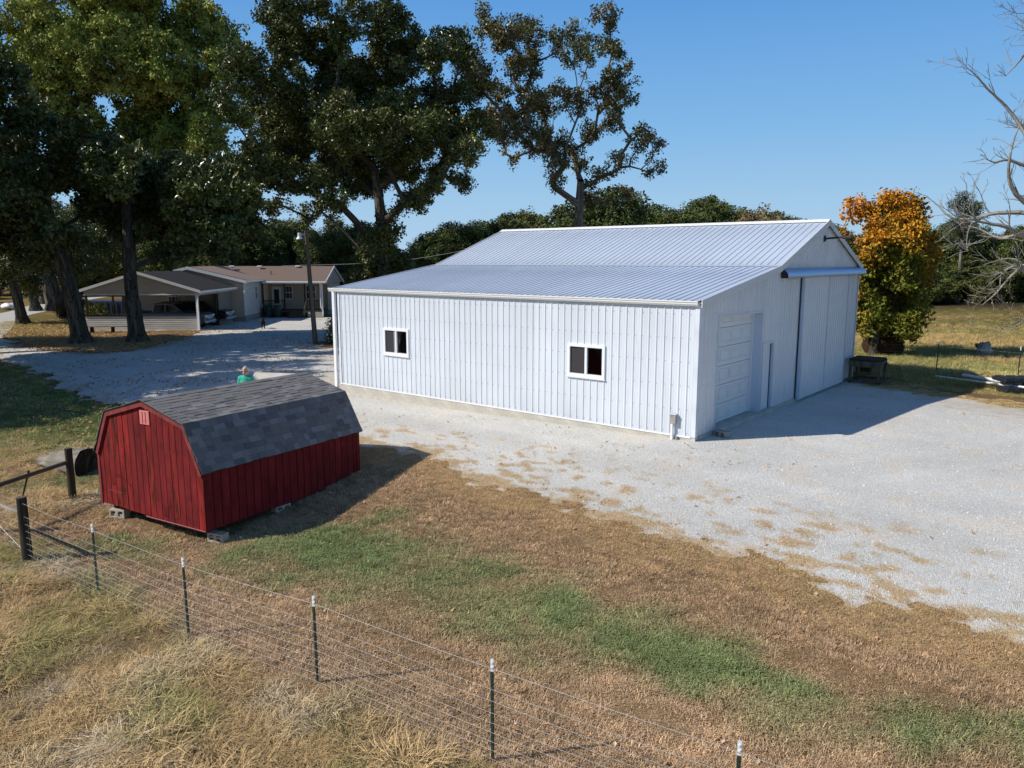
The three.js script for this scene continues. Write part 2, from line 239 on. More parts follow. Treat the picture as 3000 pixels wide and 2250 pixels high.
{   // lane beyond the trees
  const pts = [[-30, 26], [-46, 4.5], [-62, -3.2], [-70.6, -6.9], [-78, -11.6], [-90.6, -18.4], [-98, -24], [-114, -37], [-140, -62]], cv = new THREE.CatmullRomCurve3(pts.map(([x, z]) => V(x, 0, z))), pos = [], idx = [], uv = [], col = [];
  for (let i = 0; i <= 80; i++) { const p = cv.getPoint(i / 80), t = cv.getTangent(i / 80); for (const s of [-1.7, 1.7]) { const x = p.x - t.z * s, z = p.z + t.x * s; pos.push(x, ground(x, z) + 0.03, z); uv.push(x, z); col.push(0.8, 0.79, 0.77); } if (i < 80) { const a = i * 2; idx.push(a, a + 1, a + 2, a + 1, a + 3, a + 2); } }
  tag(struct('country_lane', rawGeo(pos, idx, uv, col), M.gravel), 'pale lane curving away behind the old trees', 'lane');
  const s = [], q = [-19, -14.45, -12.6, -0.5];
  tag(struct('concrete_apron', box(q[0], q[1], -0.5, -0.425, q[2], q[3]), M.concrete), 'smooth concrete apron at the far end of the metal building', 'apron');
}

// ---------------------------------------------------------------- grass, stones and leaf litter (things nobody could count)
function tuftGeo(n, h, spread, lean, w, seed) {
  const R = rng(seed), pos = [];
  for (let i = 0; i < n; i++) {
    const a = R() * 2 * PI, r = sqrt(R()) * spread, x = cos(a) * r, z = sin(a) * r, b = a + (R() - 0.5) * 2.4, H = h * (0.45 + 0.75 * R()), L = lean * (0.3 + R()) * H, wx = cos(b + 1.57) * w / 2, wz = sin(b + 1.57) * w / 2, mx = x + cos(b) * L * 0.35, mz = z + sin(b) * L * 0.35, my = H * 0.62, tx = x + cos(b) * L, tz = z + sin(b) * L, ty = H * (1 - 0.25 * lean);
    pos.push(x - wx, 0, z - wz, x + wx, 0, z + wz, mx + wx * 0.8, my, mz + wz * 0.8, x - wx, 0, z - wz, mx + wx * 0.8, my, mz + wz * 0.8, mx - wx * 0.8, my, mz - wz * 0.8, mx - wx * 0.8, my, mz - wz * 0.8, mx + wx * 0.8, my, mz + wz * 0.8, tx, ty, tz);
  }
  return rawGeo(pos);
}
function scatter(name, geo, material, list, label, category) {   // list of [x, y, z, turn, scale, r, g, b, tilt]
  const m = shade(new THREE.InstancedMesh(geo, material, list.length)), o = new THREE.Object3D(), c = new THREE.Color();
  list.forEach((p, i) => { o.position.set(p[0], p[1], p[2]); o.rotation.set(p[8] ? (hash(i, 3) - 0.5) * p[8] : 0, p[3], p[8] ? (hash(i, 7) - 0.5) * p[8] : 0); o.scale.setScalar(p[4]); o.updateMatrix(); m.setMatrixAt(i, o.matrix); m.setColorAt(i, c.setRGB(p[5], p[6], p[7])); });
  m.name = numbered(name); m.userData.kind = 'stuff'; tag(m, label, category); scene.add(m); return m;
}
const bladeMat = new THREE.MeshPhysicalMaterial({ color: 0xffffff, roughness: 0.8, specularIntensity: 0.3 });
const shedFoot = (x, z) => { const dx = x + 5.772, dz = z - 10.344, lx = dx * 0.9914 - dz * 0.1306, lz = dx * 0.1306 + dz * 0.9914; return lx < 0.05 && lx > -3.7 && lz < 0.05 && lz > -4.6; };
{
  const R = rng(11), lawn = [], lawn2 = [], hay = [], hay2 = [], edge = [];
  for (let i = 0; i < 150000; i++) {   // mown lawn between the gravel and the fence
    const x = -17 + R() * 28, z = 4 + R() * 11.5, far = hypot(x - 8.6, z - 18); if (R() > 1.25 - far / 26) continue;
    if (gravelAt(x, z) > -0.02 || shedFoot(x, z) && R() > 0.15) continue;
    const hz = ss(11.9, 12.9, z + (fbm(x * 0.9, z * 0.9 + 3, 3) - 0.5) * 1.5); if (hz > 0.6 && R() < 0.8) continue;
    const c = landColor(x, z), k = (0.95 + 0.7 * (R() - 0.35)), g = greenness(x, z), y = ground(x, z) - 0.004, straw = R() < 0.12 * (1 - g) ? 1.4 : 1;
    (R() < 0.5 ? lawn : lawn2).push([x, y, z, R() * 6.28, 0.7 + 0.7 * R() + 0.35 * g, c[0] * k * straw, c[1] * k * straw * (1 + 0.05 * g), c[2] * k * straw]);
  }
  const gA = tuftGeo(16, 0.055, 0.085, 0.9, 0.006, 1), gB = tuftGeo(14, 0.045, 0.1, 1.3, 0.006, 2);
  scatter('lawn_grass', gA, bladeMat, lawn, 'short brown and green lawn grass between the gravel and the wire fence', 'grass'); scatter('lawn_grass', gB, bladeMat, lawn2, 'low matted lawn grass round the red shed', 'grass');
  for (let i = 0; i < 60000; i++) {   // rank dry grass outside the fence
    const x = -22 + R() * 30, z = 11.2 + R() * 8 - (x < -8 ? 3.5 * R() : 0); const fn = fbm(x * 0.9, z * 0.9 + 3, 3), hz = x < -9.2 ? ss(-8.9, -9.8, x + (fn - 0.5) * 2) : ss(11.9, 12.9, z + (fn - 0.5) * 1.5);
    if (R() > hz * 0.8 * ss(0.30, 0.5, fbm(x * 2.4 + 5, z * 2.4, 3)) || z > 19 || (x < -9 && z < 8)) continue;
    const wave = fbm(x * 0.7 + 11, z * 0.9, 4), gr = ss(0.52, 0.68, fbm(x * 0.8 + 70, z * 0.8, 4)) * 0.75, pale = ss(0.54, 0.74, fbm(x * 1.3 + 20, z * 1.1 + 9, 4));
    let c = [lerp(0.54, 0.74, wave), lerp(0.365, 0.52, wave), lerp(0.16, 0.26, wave)]; c = [lerp(c[0], 0.72, pale * 0.75), lerp(c[1], 0.62, pale * 0.75), lerp(c[2], 0.44, pale * 0.75)]; c = [lerp(c[0], 0.30, gr * 0.8), lerp(c[1], 0.31, gr * 0.8), lerp(c[2], 0.095, gr * 0.8)];
    const k = 0.5 + 0.75 * R(), s = (0.45 + 0.75 * ss(0.3, 0.7, wave) + 0.3 * R()) * (x < -9 ? 0.8 : 1) * lerp(0.6, 1, hz), dir = fbm(x * 0.8, z * 0.8 + 60, 3) * 12;
    (R() < 0.5 ? hay : hay2).push([x, ground(x, z) - 0.02, z, R() < 0.6 ? dir + R() * 0.9 : R() * 6.28, s, c[0] * k, c[1] * k, c[2] * k, 0.5]);
  }
  const hA = tuftGeo(22, 0.19, 0.13, 1.7, 0.0085, 3), hB = tuftGeo(20, 0.13, 0.17, 2.3, 0.0085, 4);
  scatter('dry_grass', hA, bladeMat, hay, 'tall straw coloured dry grass outside the wire fence', 'dry grass'); scatter('dry_grass', hB, bladeMat, hay2, 'flattened pale dry grass in swirls outside the wire fence', 'dry grass');
  for (let i = 0; i < 190000; i++) {   // tufts fraying into the gravel
    const x = -14 + R() * 27, z = R() < 0.25 ? -13.5 + R() * 5 : 2 + R() * 5.5; if (x < 0.1 && z < 0.2) continue; const v = gravelAt(x, z); if (v < -0.9 || R() > max(v > 0.5 ? 0 : v > 0.0 ? 0.6 * (1 - v / 0.5) ** 2 : 0.75, v > 0 ? strawAt(x, z) : 0)) continue;
    const k = 0.7 + 0.5 * R(), gr = R() < 0.15; edge.push([x, ground(x, z) - 0.002, z, R() * 6.28, 0.5 + 0.5 * R(), (gr ? 0.34 : 0.80) * k, (gr ? 0.33 : 0.555) * k, (gr ? 0.10 : 0.27) * k]);
  }
  scatter('edge_grass', tuftGeo(11, 0.05, 0.1, 1.5, 0.007, 6), bladeMat, edge, 'thin dry grass creeping over the edge of the gravel', 'grass');
  const far = [];   // pasture and weeds past the barn, round the trees and along the lane
  for (let i = 0; i < 60000; i++) {
    const x = -30 + R() * 62, z = -13 - R() * R() * 60; if (x < 0.6 && z > -15.5) continue; if (gravelAt(x, z) > -0.1) continue; const fence = ss(2.2, 0.4, abs(z + 16.8 + (x - 2.5) * -0.1)), d = -z;
    const c = landColor(x, min(z, -16)), k = 0.8 + 0.6 * R(), gr = z > -24 && R() < 0.4; far.push([x, ground(x, z) - 0.02, z, R() * 6.28, (0.5 + 0.5 * R() + 0.7 * fence + (z > -15.3 && x > 1 ? 0.1 : 0)) * (z > -14.5 ? 0.45 : 1), (gr ? 0.3 : c[0]) * k, (gr ? 0.31 : c[1]) * k, (gr ? 0.10 : c[2]) * k, 0.4]);
  }
  scatter('pasture_grass', tuftGeo(18, 0.26, 0.2, 1.1, 0.012, 7), bladeMat, far, 'golden pasture grass beyond the far fence', 'grass');
  const yard = []; for (let i = 0; i < 40000; i++) { const x = -64 + R() * 48, z = -8 + R() * 26; if (gravelAt(x, z) > -0.15) continue; const c = landColor(x, z), k = 0.8 + 0.6 * R(), gr = x > -34 && R() < 0.6; yard.push([x, ground(x, z) - 0.01, z, R() * 6.28, 0.5 + 0.7 * R(), (gr ? 0.2 : c[0]) * k, (gr ? 0.27 : c[1]) * k, (gr ? 0.06 : c[2]) * k, 0.4]); }
  scatter('yard_grass', tuftGeo(14, 0.13, 0.18, 1.2, 0.012, 8), bladeMat, yard, 'shaded yard grass under the old trees beside the drive', 'grass');
  const st = []; for (let i = 0; i < 30000; i++) { const x = -13 + R() * 25, z = -9 + R() * 16; if (x < 0.35 && z < 0.25) continue; if (gravelAt(x, z) < 0.03) continue; const k = 0.86 + 0.3 * R(), s = 0.45 + R() * R() * R() * 1.5; st.push([x, ground(x, z) + 0.018, z, R() * 6.28, s, k, k * (0.98 - 0.03 * R()), k * (0.96 - 0.08 * R()), 3]); }
  const ico = new THREE.IcosahedronGeometry(0.017, 0); ico.scale(1.25, 0.7, 0.9); scatter('loose_gravel', ico, M.stone, st, 'loose pale stones scattered over the gravel yard', 'gravel');
  const lf = [], leaf = rawGeo([-0.05, 0, 0, 0, 0.012, -0.034, 0.06, 0.018, 0, -0.05, 0, 0, 0.06, 0.018, 0, 0, 0.02, 0.034, 0.06, 0.018, 0, 0.02, 0.03, -0.03, 0.085, 0.03, 0.002]);
  const drop = (n, x0, x1, z0, z1, keep) => { for (let i = 0; i < n; i++) { const x = x0 + R() * (x1 - x0), z = z0 + R() * (z1 - z0); if (x < 0.1 && x > -14.5 && z < 0.15 && z > -14.2 || !keep(x, z)) continue; const k = 0.5 + 0.8 * R(), pk = R() < 0.25; lf.push([x, ground(x, z) + 0.035, z, R() * 6.28, x > -13 ? 0.4 + 0.5 * R() : 0.6 + 0.8 * R(), (pk ? 0.66 : 0.46) * k, (pk ? 0.46 : 0.26) * k, (pk ? 0.28 : 0.12) * k, 1.2]); } };
  drop(420, -10, 11, 4.5, 14, () => 1); drop(520, -14, 4, 0.1, 5, (x, z) => fbm(x * 1.1, z * 1.6, 3) > 0.52); drop(150, 0, 12, -10, 6, (x, z) => fbm(x * 0.8, z, 3) > 0.55);
  drop(9000, -52, -14, -14, 9, (x, z) => fbm(x * 0.5, z * 0.5, 3) > 0.44); drop(7000, -44, -32, -8, 1.5, (x, z) => gravelAt(x, z) < 0.4); drop(1500, -26, -17, -2, 6, (x, z) => fbm(x * 0.7, z * 0.7, 3) > 0.5);
  scatter('fallen_leaves', leaf, new THREE.MeshStandardMaterial({ color: 0xffffff, roughness: 0.7 }), lf, 'curled brown oak leaves lying on lawn and gravel', 'fallen leaves');
}
// ---------------------------------------------------------------- metal building
const RIB = 0.2286, L = 14.36, W1 = 5.25, WT = 14.03, ZR = 9.64;
function corr(u0, u1, lo, hi, phase = 0, fine = true, RW = 0.03, RH = 0.019) {   // ribbed sheet in x (across), y (along the ribs), z (out)
  const us = new Set([u0, u1]), rel = [[-RW, 0], [-RW * 0.43, RH], [RW * 0.43, RH], [RW, 0]]; if (fine) for (const c of [0.0762, 0.1524]) rel.push([c - 0.012, 0], [c, 0.0045], [c + 0.012, 0]);
  const z = (u) => { let d = (((u - phase + RIB / 2) % RIB) + RIB) % RIB - RIB / 2; const a = abs(d); let h = a < RW * 0.43 ? RH : a < RW ? RH * (RW - a) / (RW * 0.57) : 0; if (fine) { d = (((u - phase) % RIB) + RIB) % RIB; for (const c of [0.0762, 0.1524]) { const e = abs(d - c); if (e < 0.012) h = max(h, 0.0045 * (1 - e / 0.012)); } } return h; };
  for (let k = floor((u0 - phase) / RIB) - 1; k <= (u1 - phase) / RIB + 1; k++) for (const [r] of rel) { const u = phase + k * RIB + r; if (u > u0 + 1e-4 && u < u1 - 1e-4) us.add(u); }
  const s = [...us].sort((a, b) => a - b), pos = [], uv = [];
  for (let i = 0; i < s.length - 1; i++) {
    const a = s[i], b = s[i + 1], za = z(a), zb = z(b), la = lo(a), lb = lo(b), ha = hi(a), hb = hi(b);
    pos.push(a, la, za, b, lb, zb, b, hb, zb, a, la, za, b, hb, zb, a, ha, za); uv.push(a, la, b, lb, b, hb, a, la, b, hb, a, ha);
  }
  return rawGeo(pos, null, uv.map((t) => t * 0.25));
}
function panel(a, b, lo, hi, holes, phase) {   // one sheet with its openings cut out
  const cuts = [a, b]; for (const h of holes) for (const u of [h[0], h[1]]) if (u > a && u < b) cuts.push(u);
  cuts.sort((p, q) => p - q); const g = [];
  for (let i = 0; i < cuts.length - 1; i++) {
    const u0 = cuts[i], u1 = cuts[i + 1], m = (u0 + u1) / 2; if (u1 - u0 < 1e-4) continue; const h = holes.find((o) => m > o[0] && m < o[1]);
    if (!h) g.push(corr(u0, u1, lo, hi, phase)); else { if (h[2] > lo(m) + 0.01) g.push(corr(u0, u1, lo, () => h[2], phase)); if (h[3] < hi(m) - 0.01) g.push(corr(u0, u1, () => h[3], hi, phase)); }
  }
  return cuts.length === 2 && g.length === 2 ? g : g.length ? [merge(g)] : [];   // a sheet wholly crossed by an opening leaves two pieces
}
const barn = thing('metal_building', 'long white ribbed metal workshop with a lean-to roof and sliding doors', 'metal building');
{
  const tones3 = new Map(), TR = rng(404), tone = (m) => { if (!tones3.has(m)) tones3.set(m, [1, 0.965, 0.985, 0.945].map((k) => { const c = m.clone(); c.color.multiplyScalar(k); return c; })); return tones3.get(m)[floor(TR() * 4)]; };   // sheets differ a little
  const B = barn, k0 = () => 0;
  const topLow = 3.44, roofY = (s) => s < W1 ? lerp(3.50, 4.34, s / W1) : s < ZR ? lerp(4.34, 5.86, (s - W1) / (ZR - W1)) : lerp(5.86, 4.28, (s - ZR) / (WT - ZR));
  const wins = [[-11.89, -10.625, 1.27, 2.22], [-4.015, -2.755, 1.255, 2.205]];
  for (let a = -L; a < -0.02; a += 0.9144) { const g = panel(a, min(0, a + 0.9144), k0, () => topLow, wins.map((w) => [w[0] + 0.05, w[1] - 0.05, w[2] + 0.05, w[3] - 0.05]), -L + 0.137); for (const q of g) part('wall_panel', q, tone(M.wall), B); }
  const holes = [[1.2, 4.25, -0.2, 3.03], [4.385, 5.25, -0.2, 2.05]];
  const end = (g, m, name = 'wall_panel', out = 0) => { const p = part(name, g, m, B); p.rotation.y = PI / 2; p.position.x = out; return p; };
  for (let a = 0; a < WT - 0.02; a += 0.9144) { const g = panel(a, min(WT, a + 0.9144), k0, (s) => roofY(s) - 0.03, holes, 0.11); for (const q of g) end(q, tone(M.endWall)); }
  for (let a = 0; a < L; a += 2.7432) { const g = corr(a, min(L, a + 2.7432), k0, () => 4.25, 0.1, false); const p = part('wall_panel', g, M.wall, B); p.rotation.y = PI; p.position.set(0, 0, -WT); }
  for (let a = 0; a < WT; a += 2.7432) { const g = corr(a, min(WT, a + 2.7432), k0, (s) => roofY(WT - s) - 0.03, 0.1, false); const p = part('wall_panel', g, M.endWall, B); p.rotation.y = -PI / 2; p.position.set(-L, 0, -WT); }
  // footing of concrete blocks in courses
  for (let row = 0; row < 4; row++) { const y1 = -0.004 - row * 0.2, off = row % 2 ? 0.2 : 0; for (let x = -L - off; x < 0.02; x += 0.4) { const xa = max(x, -L), xb = min(x + 0.397, 0.02), xm = (xa + xb) / 2; if (xb - xa < 0.05 || y1 < ground(xm, 0) - 0.05) continue; part('block', box(xa, xb, y1 - 0.197, y1, -0.19, 0.012 + 0.002 * hash(row, x * 9)), M.concrete, B); } }
  part('footing', [box(-L, 0.01, -0.9, -0.006, -0.2, 0.006), box(-0.2, 0.03, -0.5, 0.012, -WT, -0.22), box(-L, -0.2, -0.9, -0.006, -WT - 0.01, -WT + 0.2), box(-L - 0.01, -L + 0.19, -0.9, -0.008, -WT + 0.2, -0.2)], M.concrete, B);
  part('floor_slab', box(-L + 0.2, -0.2, -0.12, -0.03, -WT + 0.2, -0.2), M.blockGrey, B);
  // roof sheets
  const slope = (z0, y0, z1, y1, name) => {
    const len = hypot(z1 - z0, y1 - y0), up = V(0, y1 - y0, -(z1 - z0)).normalize(), X = V(1, 0, 0), N = V().crossVectors(X, up), full = corr(0, 0.9144, k0, () => len, 0.0457 + 0.114, false, 0.028, 0.019);
    for (let a = -L - 0.12; a < 0.11; a += 0.9144) { const w = min(0.9144, 0.12 - a), p = part('roof_panel', w > 0.91 ? full : corr(0, w, k0, () => len, 0.0457 + 0.114, false, 0.028, 0.019), tone(M.roof), B); p.matrixAutoUpdate = true; p.setRotationFromMatrix(new THREE.Matrix4().makeBasis(X, up, N)); p.position.set(a, y0, -z0); }
  };
  slope(-0.14, 3.535, W1, 4.36); slope(W1, 4.362, ZR, 5.88);
  { const z0 = WT + 0.12, z1 = ZR, y0 = 4.27, y1 = 5.88, len = hypot(z0 - z1, y1 - y0), up = V(0, y1 - y0, z0 - z1).normalize(), X = V(-1, 0, 0), N = V().crossVectors(X, up); for (let a = -L - 0.12; a < 0.11; a += 2.7432) { const w = min(2.7432, 0.12 - a), p = part('roof_panel', corr(0, w, k0, () => len, 0.1, false), M.roof, B); p.setRotationFromMatrix(new THREE.Matrix4().makeBasis(X, up, N)); p.position.set(a + w, y0, -z0); } }
  part('ridge_cap', sweepX([[-ZR - 0.2, 5.835], [-ZR, 5.925], [-ZR + 0.2, 5.845], [-ZR + 0.2, 5.86], [-ZR, 5.945], [-ZR - 0.2, 5.85]], -L - 0.13, 0.13), M.white, B);
  part('valley_strip', sweepX([[-W1 - 0.1, 4.405], [-W1 + 0.1, 4.362], [-W1 + 0.1, 4.368], [-W1 - 0.1, 4.411]], -L - 0.12, 0.12), M.roof, B);
  for (const [za, ya, zb, yb] of [[0.13, 3.50, -W1, 4.33], [-W1, 4.33, -ZR, 5.86], [-ZR, 5.86, -WT - 0.1, 4.26]]) for (const X of [0.11, -L - 0.13]) part('rake_trim', sweepX([[za, ya - 0.13], [za, ya + 0.06], [zb, yb + 0.06], [zb, yb - 0.13]], X, X + 0.025), M.endWall, B);
  for (const [za, ya, zb, yb] of [[0.1, 3.48, -W1, 4.31], [-W1, 4.31, -ZR, 5.84], [-ZR, 5.84, -WT - 0.1, 4.24]]) part('soffit', sweepX([[za, ya], [za, ya + 0.015], [zb, yb + 0.015], [zb, yb]], 0.022, 0.108), M.endWall, B);
  // gutter, downspout, trims
  part('gutter', sweepX([[0.025, 3.40], [0.095, 3.40], [0.13, 3.45], [0.13, 3.485], [0.15, 3.50], [0.15, 3.535], [0.142, 3.535], [0.142, 3.508], [0.12, 3.49], [0.12, 3.455], [0.09, 3.41], [0.033, 3.41], [0.033, 3.535], [0.025, 3.535]], -L - 0.4, 0.0), M.cream, B);
  for (const x of [0, -L - 0.412]) part('gutter_cap', sweepX([[0.022, 3.397], [0.097, 3.397], [0.133, 3.449], [0.153, 3.5], [0.153, 3.54], [0.022, 3.54]], x, x + 0.012), M.cream, B);
  part('downspout', [rbox(-L - 0.24, -L - 0.1, -0.42, 3.40, 0.02, 0.12, 0.012)], M.white, B);
  part('corner_trim', [box(-0.1, 0.026, 0.0, 3.42, 0.021, 0.027), box(0.021, 0.027, 0.0, 3.42, -0.1, 0.021)], M.wall, B);
  part('corner_trim', box(-L - 0.03, -L + 0.07, 0.0, 3.42, 0.0215, 0.0275), M.wall, B); part('corner_trim', box(0.021, 0.028, 0, 4.2, -WT - 0.03, -WT + 0.08), M.endWall, B);
  part('base_trim', box(-L, -0.1, -0.035, 0.012, 0.0205, 0.034), M.white, B);
  part('screw', (() => { const g = [], s = new THREE.CylinderGeometry(0.012, 0.012, 0.009, 5).rotateX(PI / 2); for (let r = 0; r < 6; r++) for (let x = -L + 0.137 + 0.05; x < 0; x += RIB) { const y = 0.08 + r * 0.62; if (wins.some((w) => x > w[0] - 0.05 && x < w[1] + 0.05 && y > w[2] - 0.05 && y < w[3] + 0.05)) continue; g.push(s.clone().translate(x, y, 0.004)); } for (let r = 0; r < 9; r++) for (let u = 0.16; u < WT; u += RIB) { const y = 0.08 + r * 0.62; if (y > roofY(u) - 0.1 || holes.some((h) => u > h[0] - 0.05 && u < h[1] + 0.05 && y < h[3])) continue; g.push(s.clone().rotateY(PI / 2).translate(0.004, y, -u)); } return g; })(), M.blockGrey, B).userData.kind = 'stuff';
  // windows
  for (const [x0, x1, y0, y1] of wins) {
    const w = part('window', [box(x0, x1, y0, y0 + 0.1, -0.03, 0.05), box(x0, x1, y1 - 0.085, y1, -0.03, 0.05), box(x0, x0 + 0.085, y0 + 0.1, y1 - 0.085, -0.03, 0.05), box(x1 - 0.085, x1, y0 + 0.1, y1 - 0.085, -0.03, 0.05), box((x0 + x1) / 2 - 0.035, (x0 + x1) / 2 + 0.035, y0 + 0.1, y1 - 0.085, -0.02, 0.042)], M.white, B), m = (x0 + x1) / 2;
    part('screen', box(x0 + 0.085, m - 0.035, y0 + 0.1, y1 - 0.085, -0.004, 0.004), M.screen, w); part('pane', box(m + 0.035, x1 - 0.085, y0 + 0.1, y1 - 0.085, -0.012, -0.008), M.glass, w); part('sill', box(x0 - 0.02, x1 + 0.02, y0 - 0.03, y0 - 0.001, -0.02, 0.06), M.endWall, w);
    part('sash', box(x0 < -8 ? m - 0.12 : m + 0.035, x0 < -8 ? m - 0.09 : m + 0.05, y0 + 0.1, y1 - 0.085, 0.006, 0.012), M.blueTrim, w);
  }
  part('inner_lining', [box(-L + 0.3, -0.3, 0.0, 3.3, -4.6, -4.55), box(-L + 0.3, -0.3, 3.25, 3.29, -4.55, -0.1)], M.inside, B);
  // overhead door, set back in its opening
  const D = -0.30, zz = (u) => -u, E = (x0, x1, y0, y1, u0, u1) => box(x0, x1, y0, y1, -u1, -u0);
  part('door_jamb', [E(D - 0.05, 0.02, 0.0, 3.03, 1.14, 1.2), E(D - 0.05, 0.02, 0.0, 3.03, 4.25, 4.32), E(D - 0.05, 0.02, 3.03, 3.09, 1.14, 4.32)], M.blueTrim, B);
  part('door_sill', E(D - 0.1, 0.1, -0.25, 0.016, 1.1, 4.45), M.concrete, B);
  const od = part('overhead_door', E(D - 0.05, D - 0.02, 0.03, 3.02, 1.2, 4.25), M.blockGrey, B), SH = 0.535;
  for (let r = 0; r < 6; r++) { const y0 = 0.03 + r * SH, y1 = min(3.02, y0 + SH - 0.016); const s = part('door_section', E(D - 0.02, D + 0.005, y0, y1, 1.205, 4.245), M.cream, B); for (let c = 0; c < 4; c++) { const a = 1.29 + c * 0.745, b = a + 0.64, ya = y0 + 0.1, yb = min(y1 - 0.04, y0 + SH - 0.1); if (yb - ya < 0.08) continue; part('raised_panel', [E(D + 0.005, D + 0.022, ya, ya + 0.03, a, b), E(D + 0.005, D + 0.022, yb - 0.03, yb, a, b), E(D + 0.005, D + 0.022, ya + 0.03, yb - 0.03, a, a + 0.03), E(D + 0.005, D + 0.022, ya + 0.03, yb - 0.03, b - 0.03, b), rbox(D + 0.003, D + 0.012, ya + 0.06, yb - 0.06, -b + 0.06, -a - 0.06, 0.004)], M.cream, s); } }
  part('track', [E(D + 0.006, D + 0.05, 0.03, 3.0, 4.19, 4.248)], M.white, B);
  const wd = part('walk_door', E(-0.11, -0.07, 0.02, 2.04, 4.40, 5.18), M.cream, B); part('door_frame', [E(-0.12, 0.03, 0.0, 2.09, 4.345, 4.40), E(-0.12, 0.03, 0.0, 2.09, 5.23, 5.29), E(-0.12, 0.03, 2.05, 2.11, 4.40, 5.23)], M.blueTrim, wd); part('seal', E(-0.10, -0.06, 0.02, 2.04, 5.18, 5.21), M.dark, wd); part('handle', new THREE.SphereGeometry(0.035, 10, 8).translate(-0.04, 0.98, -4.48), M.galv, wd); part('threshold', E(-0.1, 0.12, -0.2, 0.015, 4.46, 5.3), M.concrete, wd);
  // sliding doors on their track
  for (const [a, b] of [[7.43, 9.96], [9.985, 12.3]]) { const d = part('sliding_door', corr(a + 0.05, b - 0.03, () => -0.02, () => 4.1, 0.05), M.endWall, B); d.rotation.y = PI / 2; d.position.x = 0.13; }
  part('door_edge', E(0.05, 0.155, -0.03, 4.1, 7.39, 7.485), M.blueTrim, B); part('door_edge', E(0.06, 0.152, -0.02, 4.1, 9.94, 9.955), M.endWall, B); part('door_edge', E(0.05, 0.155, -0.02, 4.1, 12.285, 12.33), M.blueTrim, B);
  part('door_gap', E(0.022, 0.05, -0.02, 4.1, 7.36, 7.39), M.dark, B);
  { const pr = []; for (let i = 0; i <= 10; i++) { const a = i / 10 * PI * 0.56; pr.push([0.02 + sin(a) * 0.24, 4.06 + cos(a) * 0.23]); } const inn = pr.map(([x, y]) => [x - 0.012, y - 0.012]).reverse(); const s = new THREE.Shape([...pr, ...inn].map(([x, y]) => new THREE.Vector2(x, y))); const g = new THREE.ExtrudeGeometry(s, { depth: 8.6, bevelEnabled: false }).translate(0, 0, -14.12); part('track_cover', g, M.hood, B); part('cover_end', new THREE.ExtrudeGeometry(new THREE.Shape([[0.02, 4.0], ...pr.map(([x, y]) => [x - 0.014, y - 0.014])].map(([x, y]) => new THREE.Vector2(x, y))), { depth: 0.01, bevelEnabled: false }).translate(0, 0, -5.56), M.dark, B); }
}
{   // small things on and by the building
  const l = thing('wall_lamp', 'black arm lamp fixed under the roof peak of the metal building', 'wall lamp', [0.03, 5.28, -9.5]);
  part('arm', rod(V(0, 0, 0.0), V(0.62, 0.05, -0.1), 0.035, 0.03), M.dark, l); part('lamp_head', rbox(0.55, 0.86, -0.02, 0.09, -0.2, -0.02, 0.03), M.dark, l); part('bracket', box(-0.01, 0.02, -0.1, 0.1, -0.07, 0.07), M.dark, l);
  const e = thing('electrical_box', 'small grey electrical box on a white conduit near the building corner', 'electrical box', [-0.58, 0, 0.03]);
  part('housing', rbox(-0.09, 0.09, 0.3, 0.56, 0, 0.1, 0.015), M.blockGrey, e); part('lid', rbox(-0.1, 0.1, 0.54, 0.575, 0, 0.115, 0.01), M.galv, e); part('conduit', rod(V(-0.02, -0.4, 0.06), V(-0.02, 0.31, 0.06), 0.04, 0.04, 12), M.white, e); part('pipe', rod(V(0.1, -0.4, 0.04), V(0.1, -0.02, 0.04), 0.03, 0.03, 10), M.blockGrey, e);
}

// ---------------------------------------------------------------- concrete blocks
const blockGeo = (() => { const s = new THREE.Shape([[-0.2, 0], [0.2, 0], [0.2, 0.2], [-0.2, 0.2]].map(([x, y]) => new THREE.Vector2(x, y))); for (const c of [-0.095, 0.095]) { const h = new THREE.Path(); h.moveTo(c - 0.06, 0.045); h.lineTo(c - 0.06, 0.13); h.quadraticCurveTo(c - 0.06, 0.16, c - 0.03, 0.16); h.lineTo(c + 0.03, 0.16); h.quadraticCurveTo(c + 0.06, 0.16, c + 0.06, 0.13); h.lineTo(c + 0.06, 0.045); h.lineTo(c - 0.06, 0.045); s.holes.push(h); } const g = new THREE.ExtrudeGeometry(s, { depth: 0.19, bevelEnabled: true, bevelThickness: 0.005, bevelSize: 0.005, bevelOffset: -0.005, bevelSegments: 1 }).translate(0, 0, -0.095); return g; })();
let blockFirst = null;
function cblock(label, x, y, z, turn, m, group) {
  const o = blockFirst ? blockFirst.clone() : shade(new THREE.Mesh(blockGeo, M.block)); blockFirst ??= o; o.name = numbered('concrete_block'); o.material = m; o.position.set(x, y, z); o.rotation.y = turn; o.userData = {}; scene.add(o); return tag(o, label, 'concrete block', group);
}
cblock('grey concrete block lying on the gravel beside the overhead door', 0.33, -0.13, -0.95, -0.35, M.blockGrey);

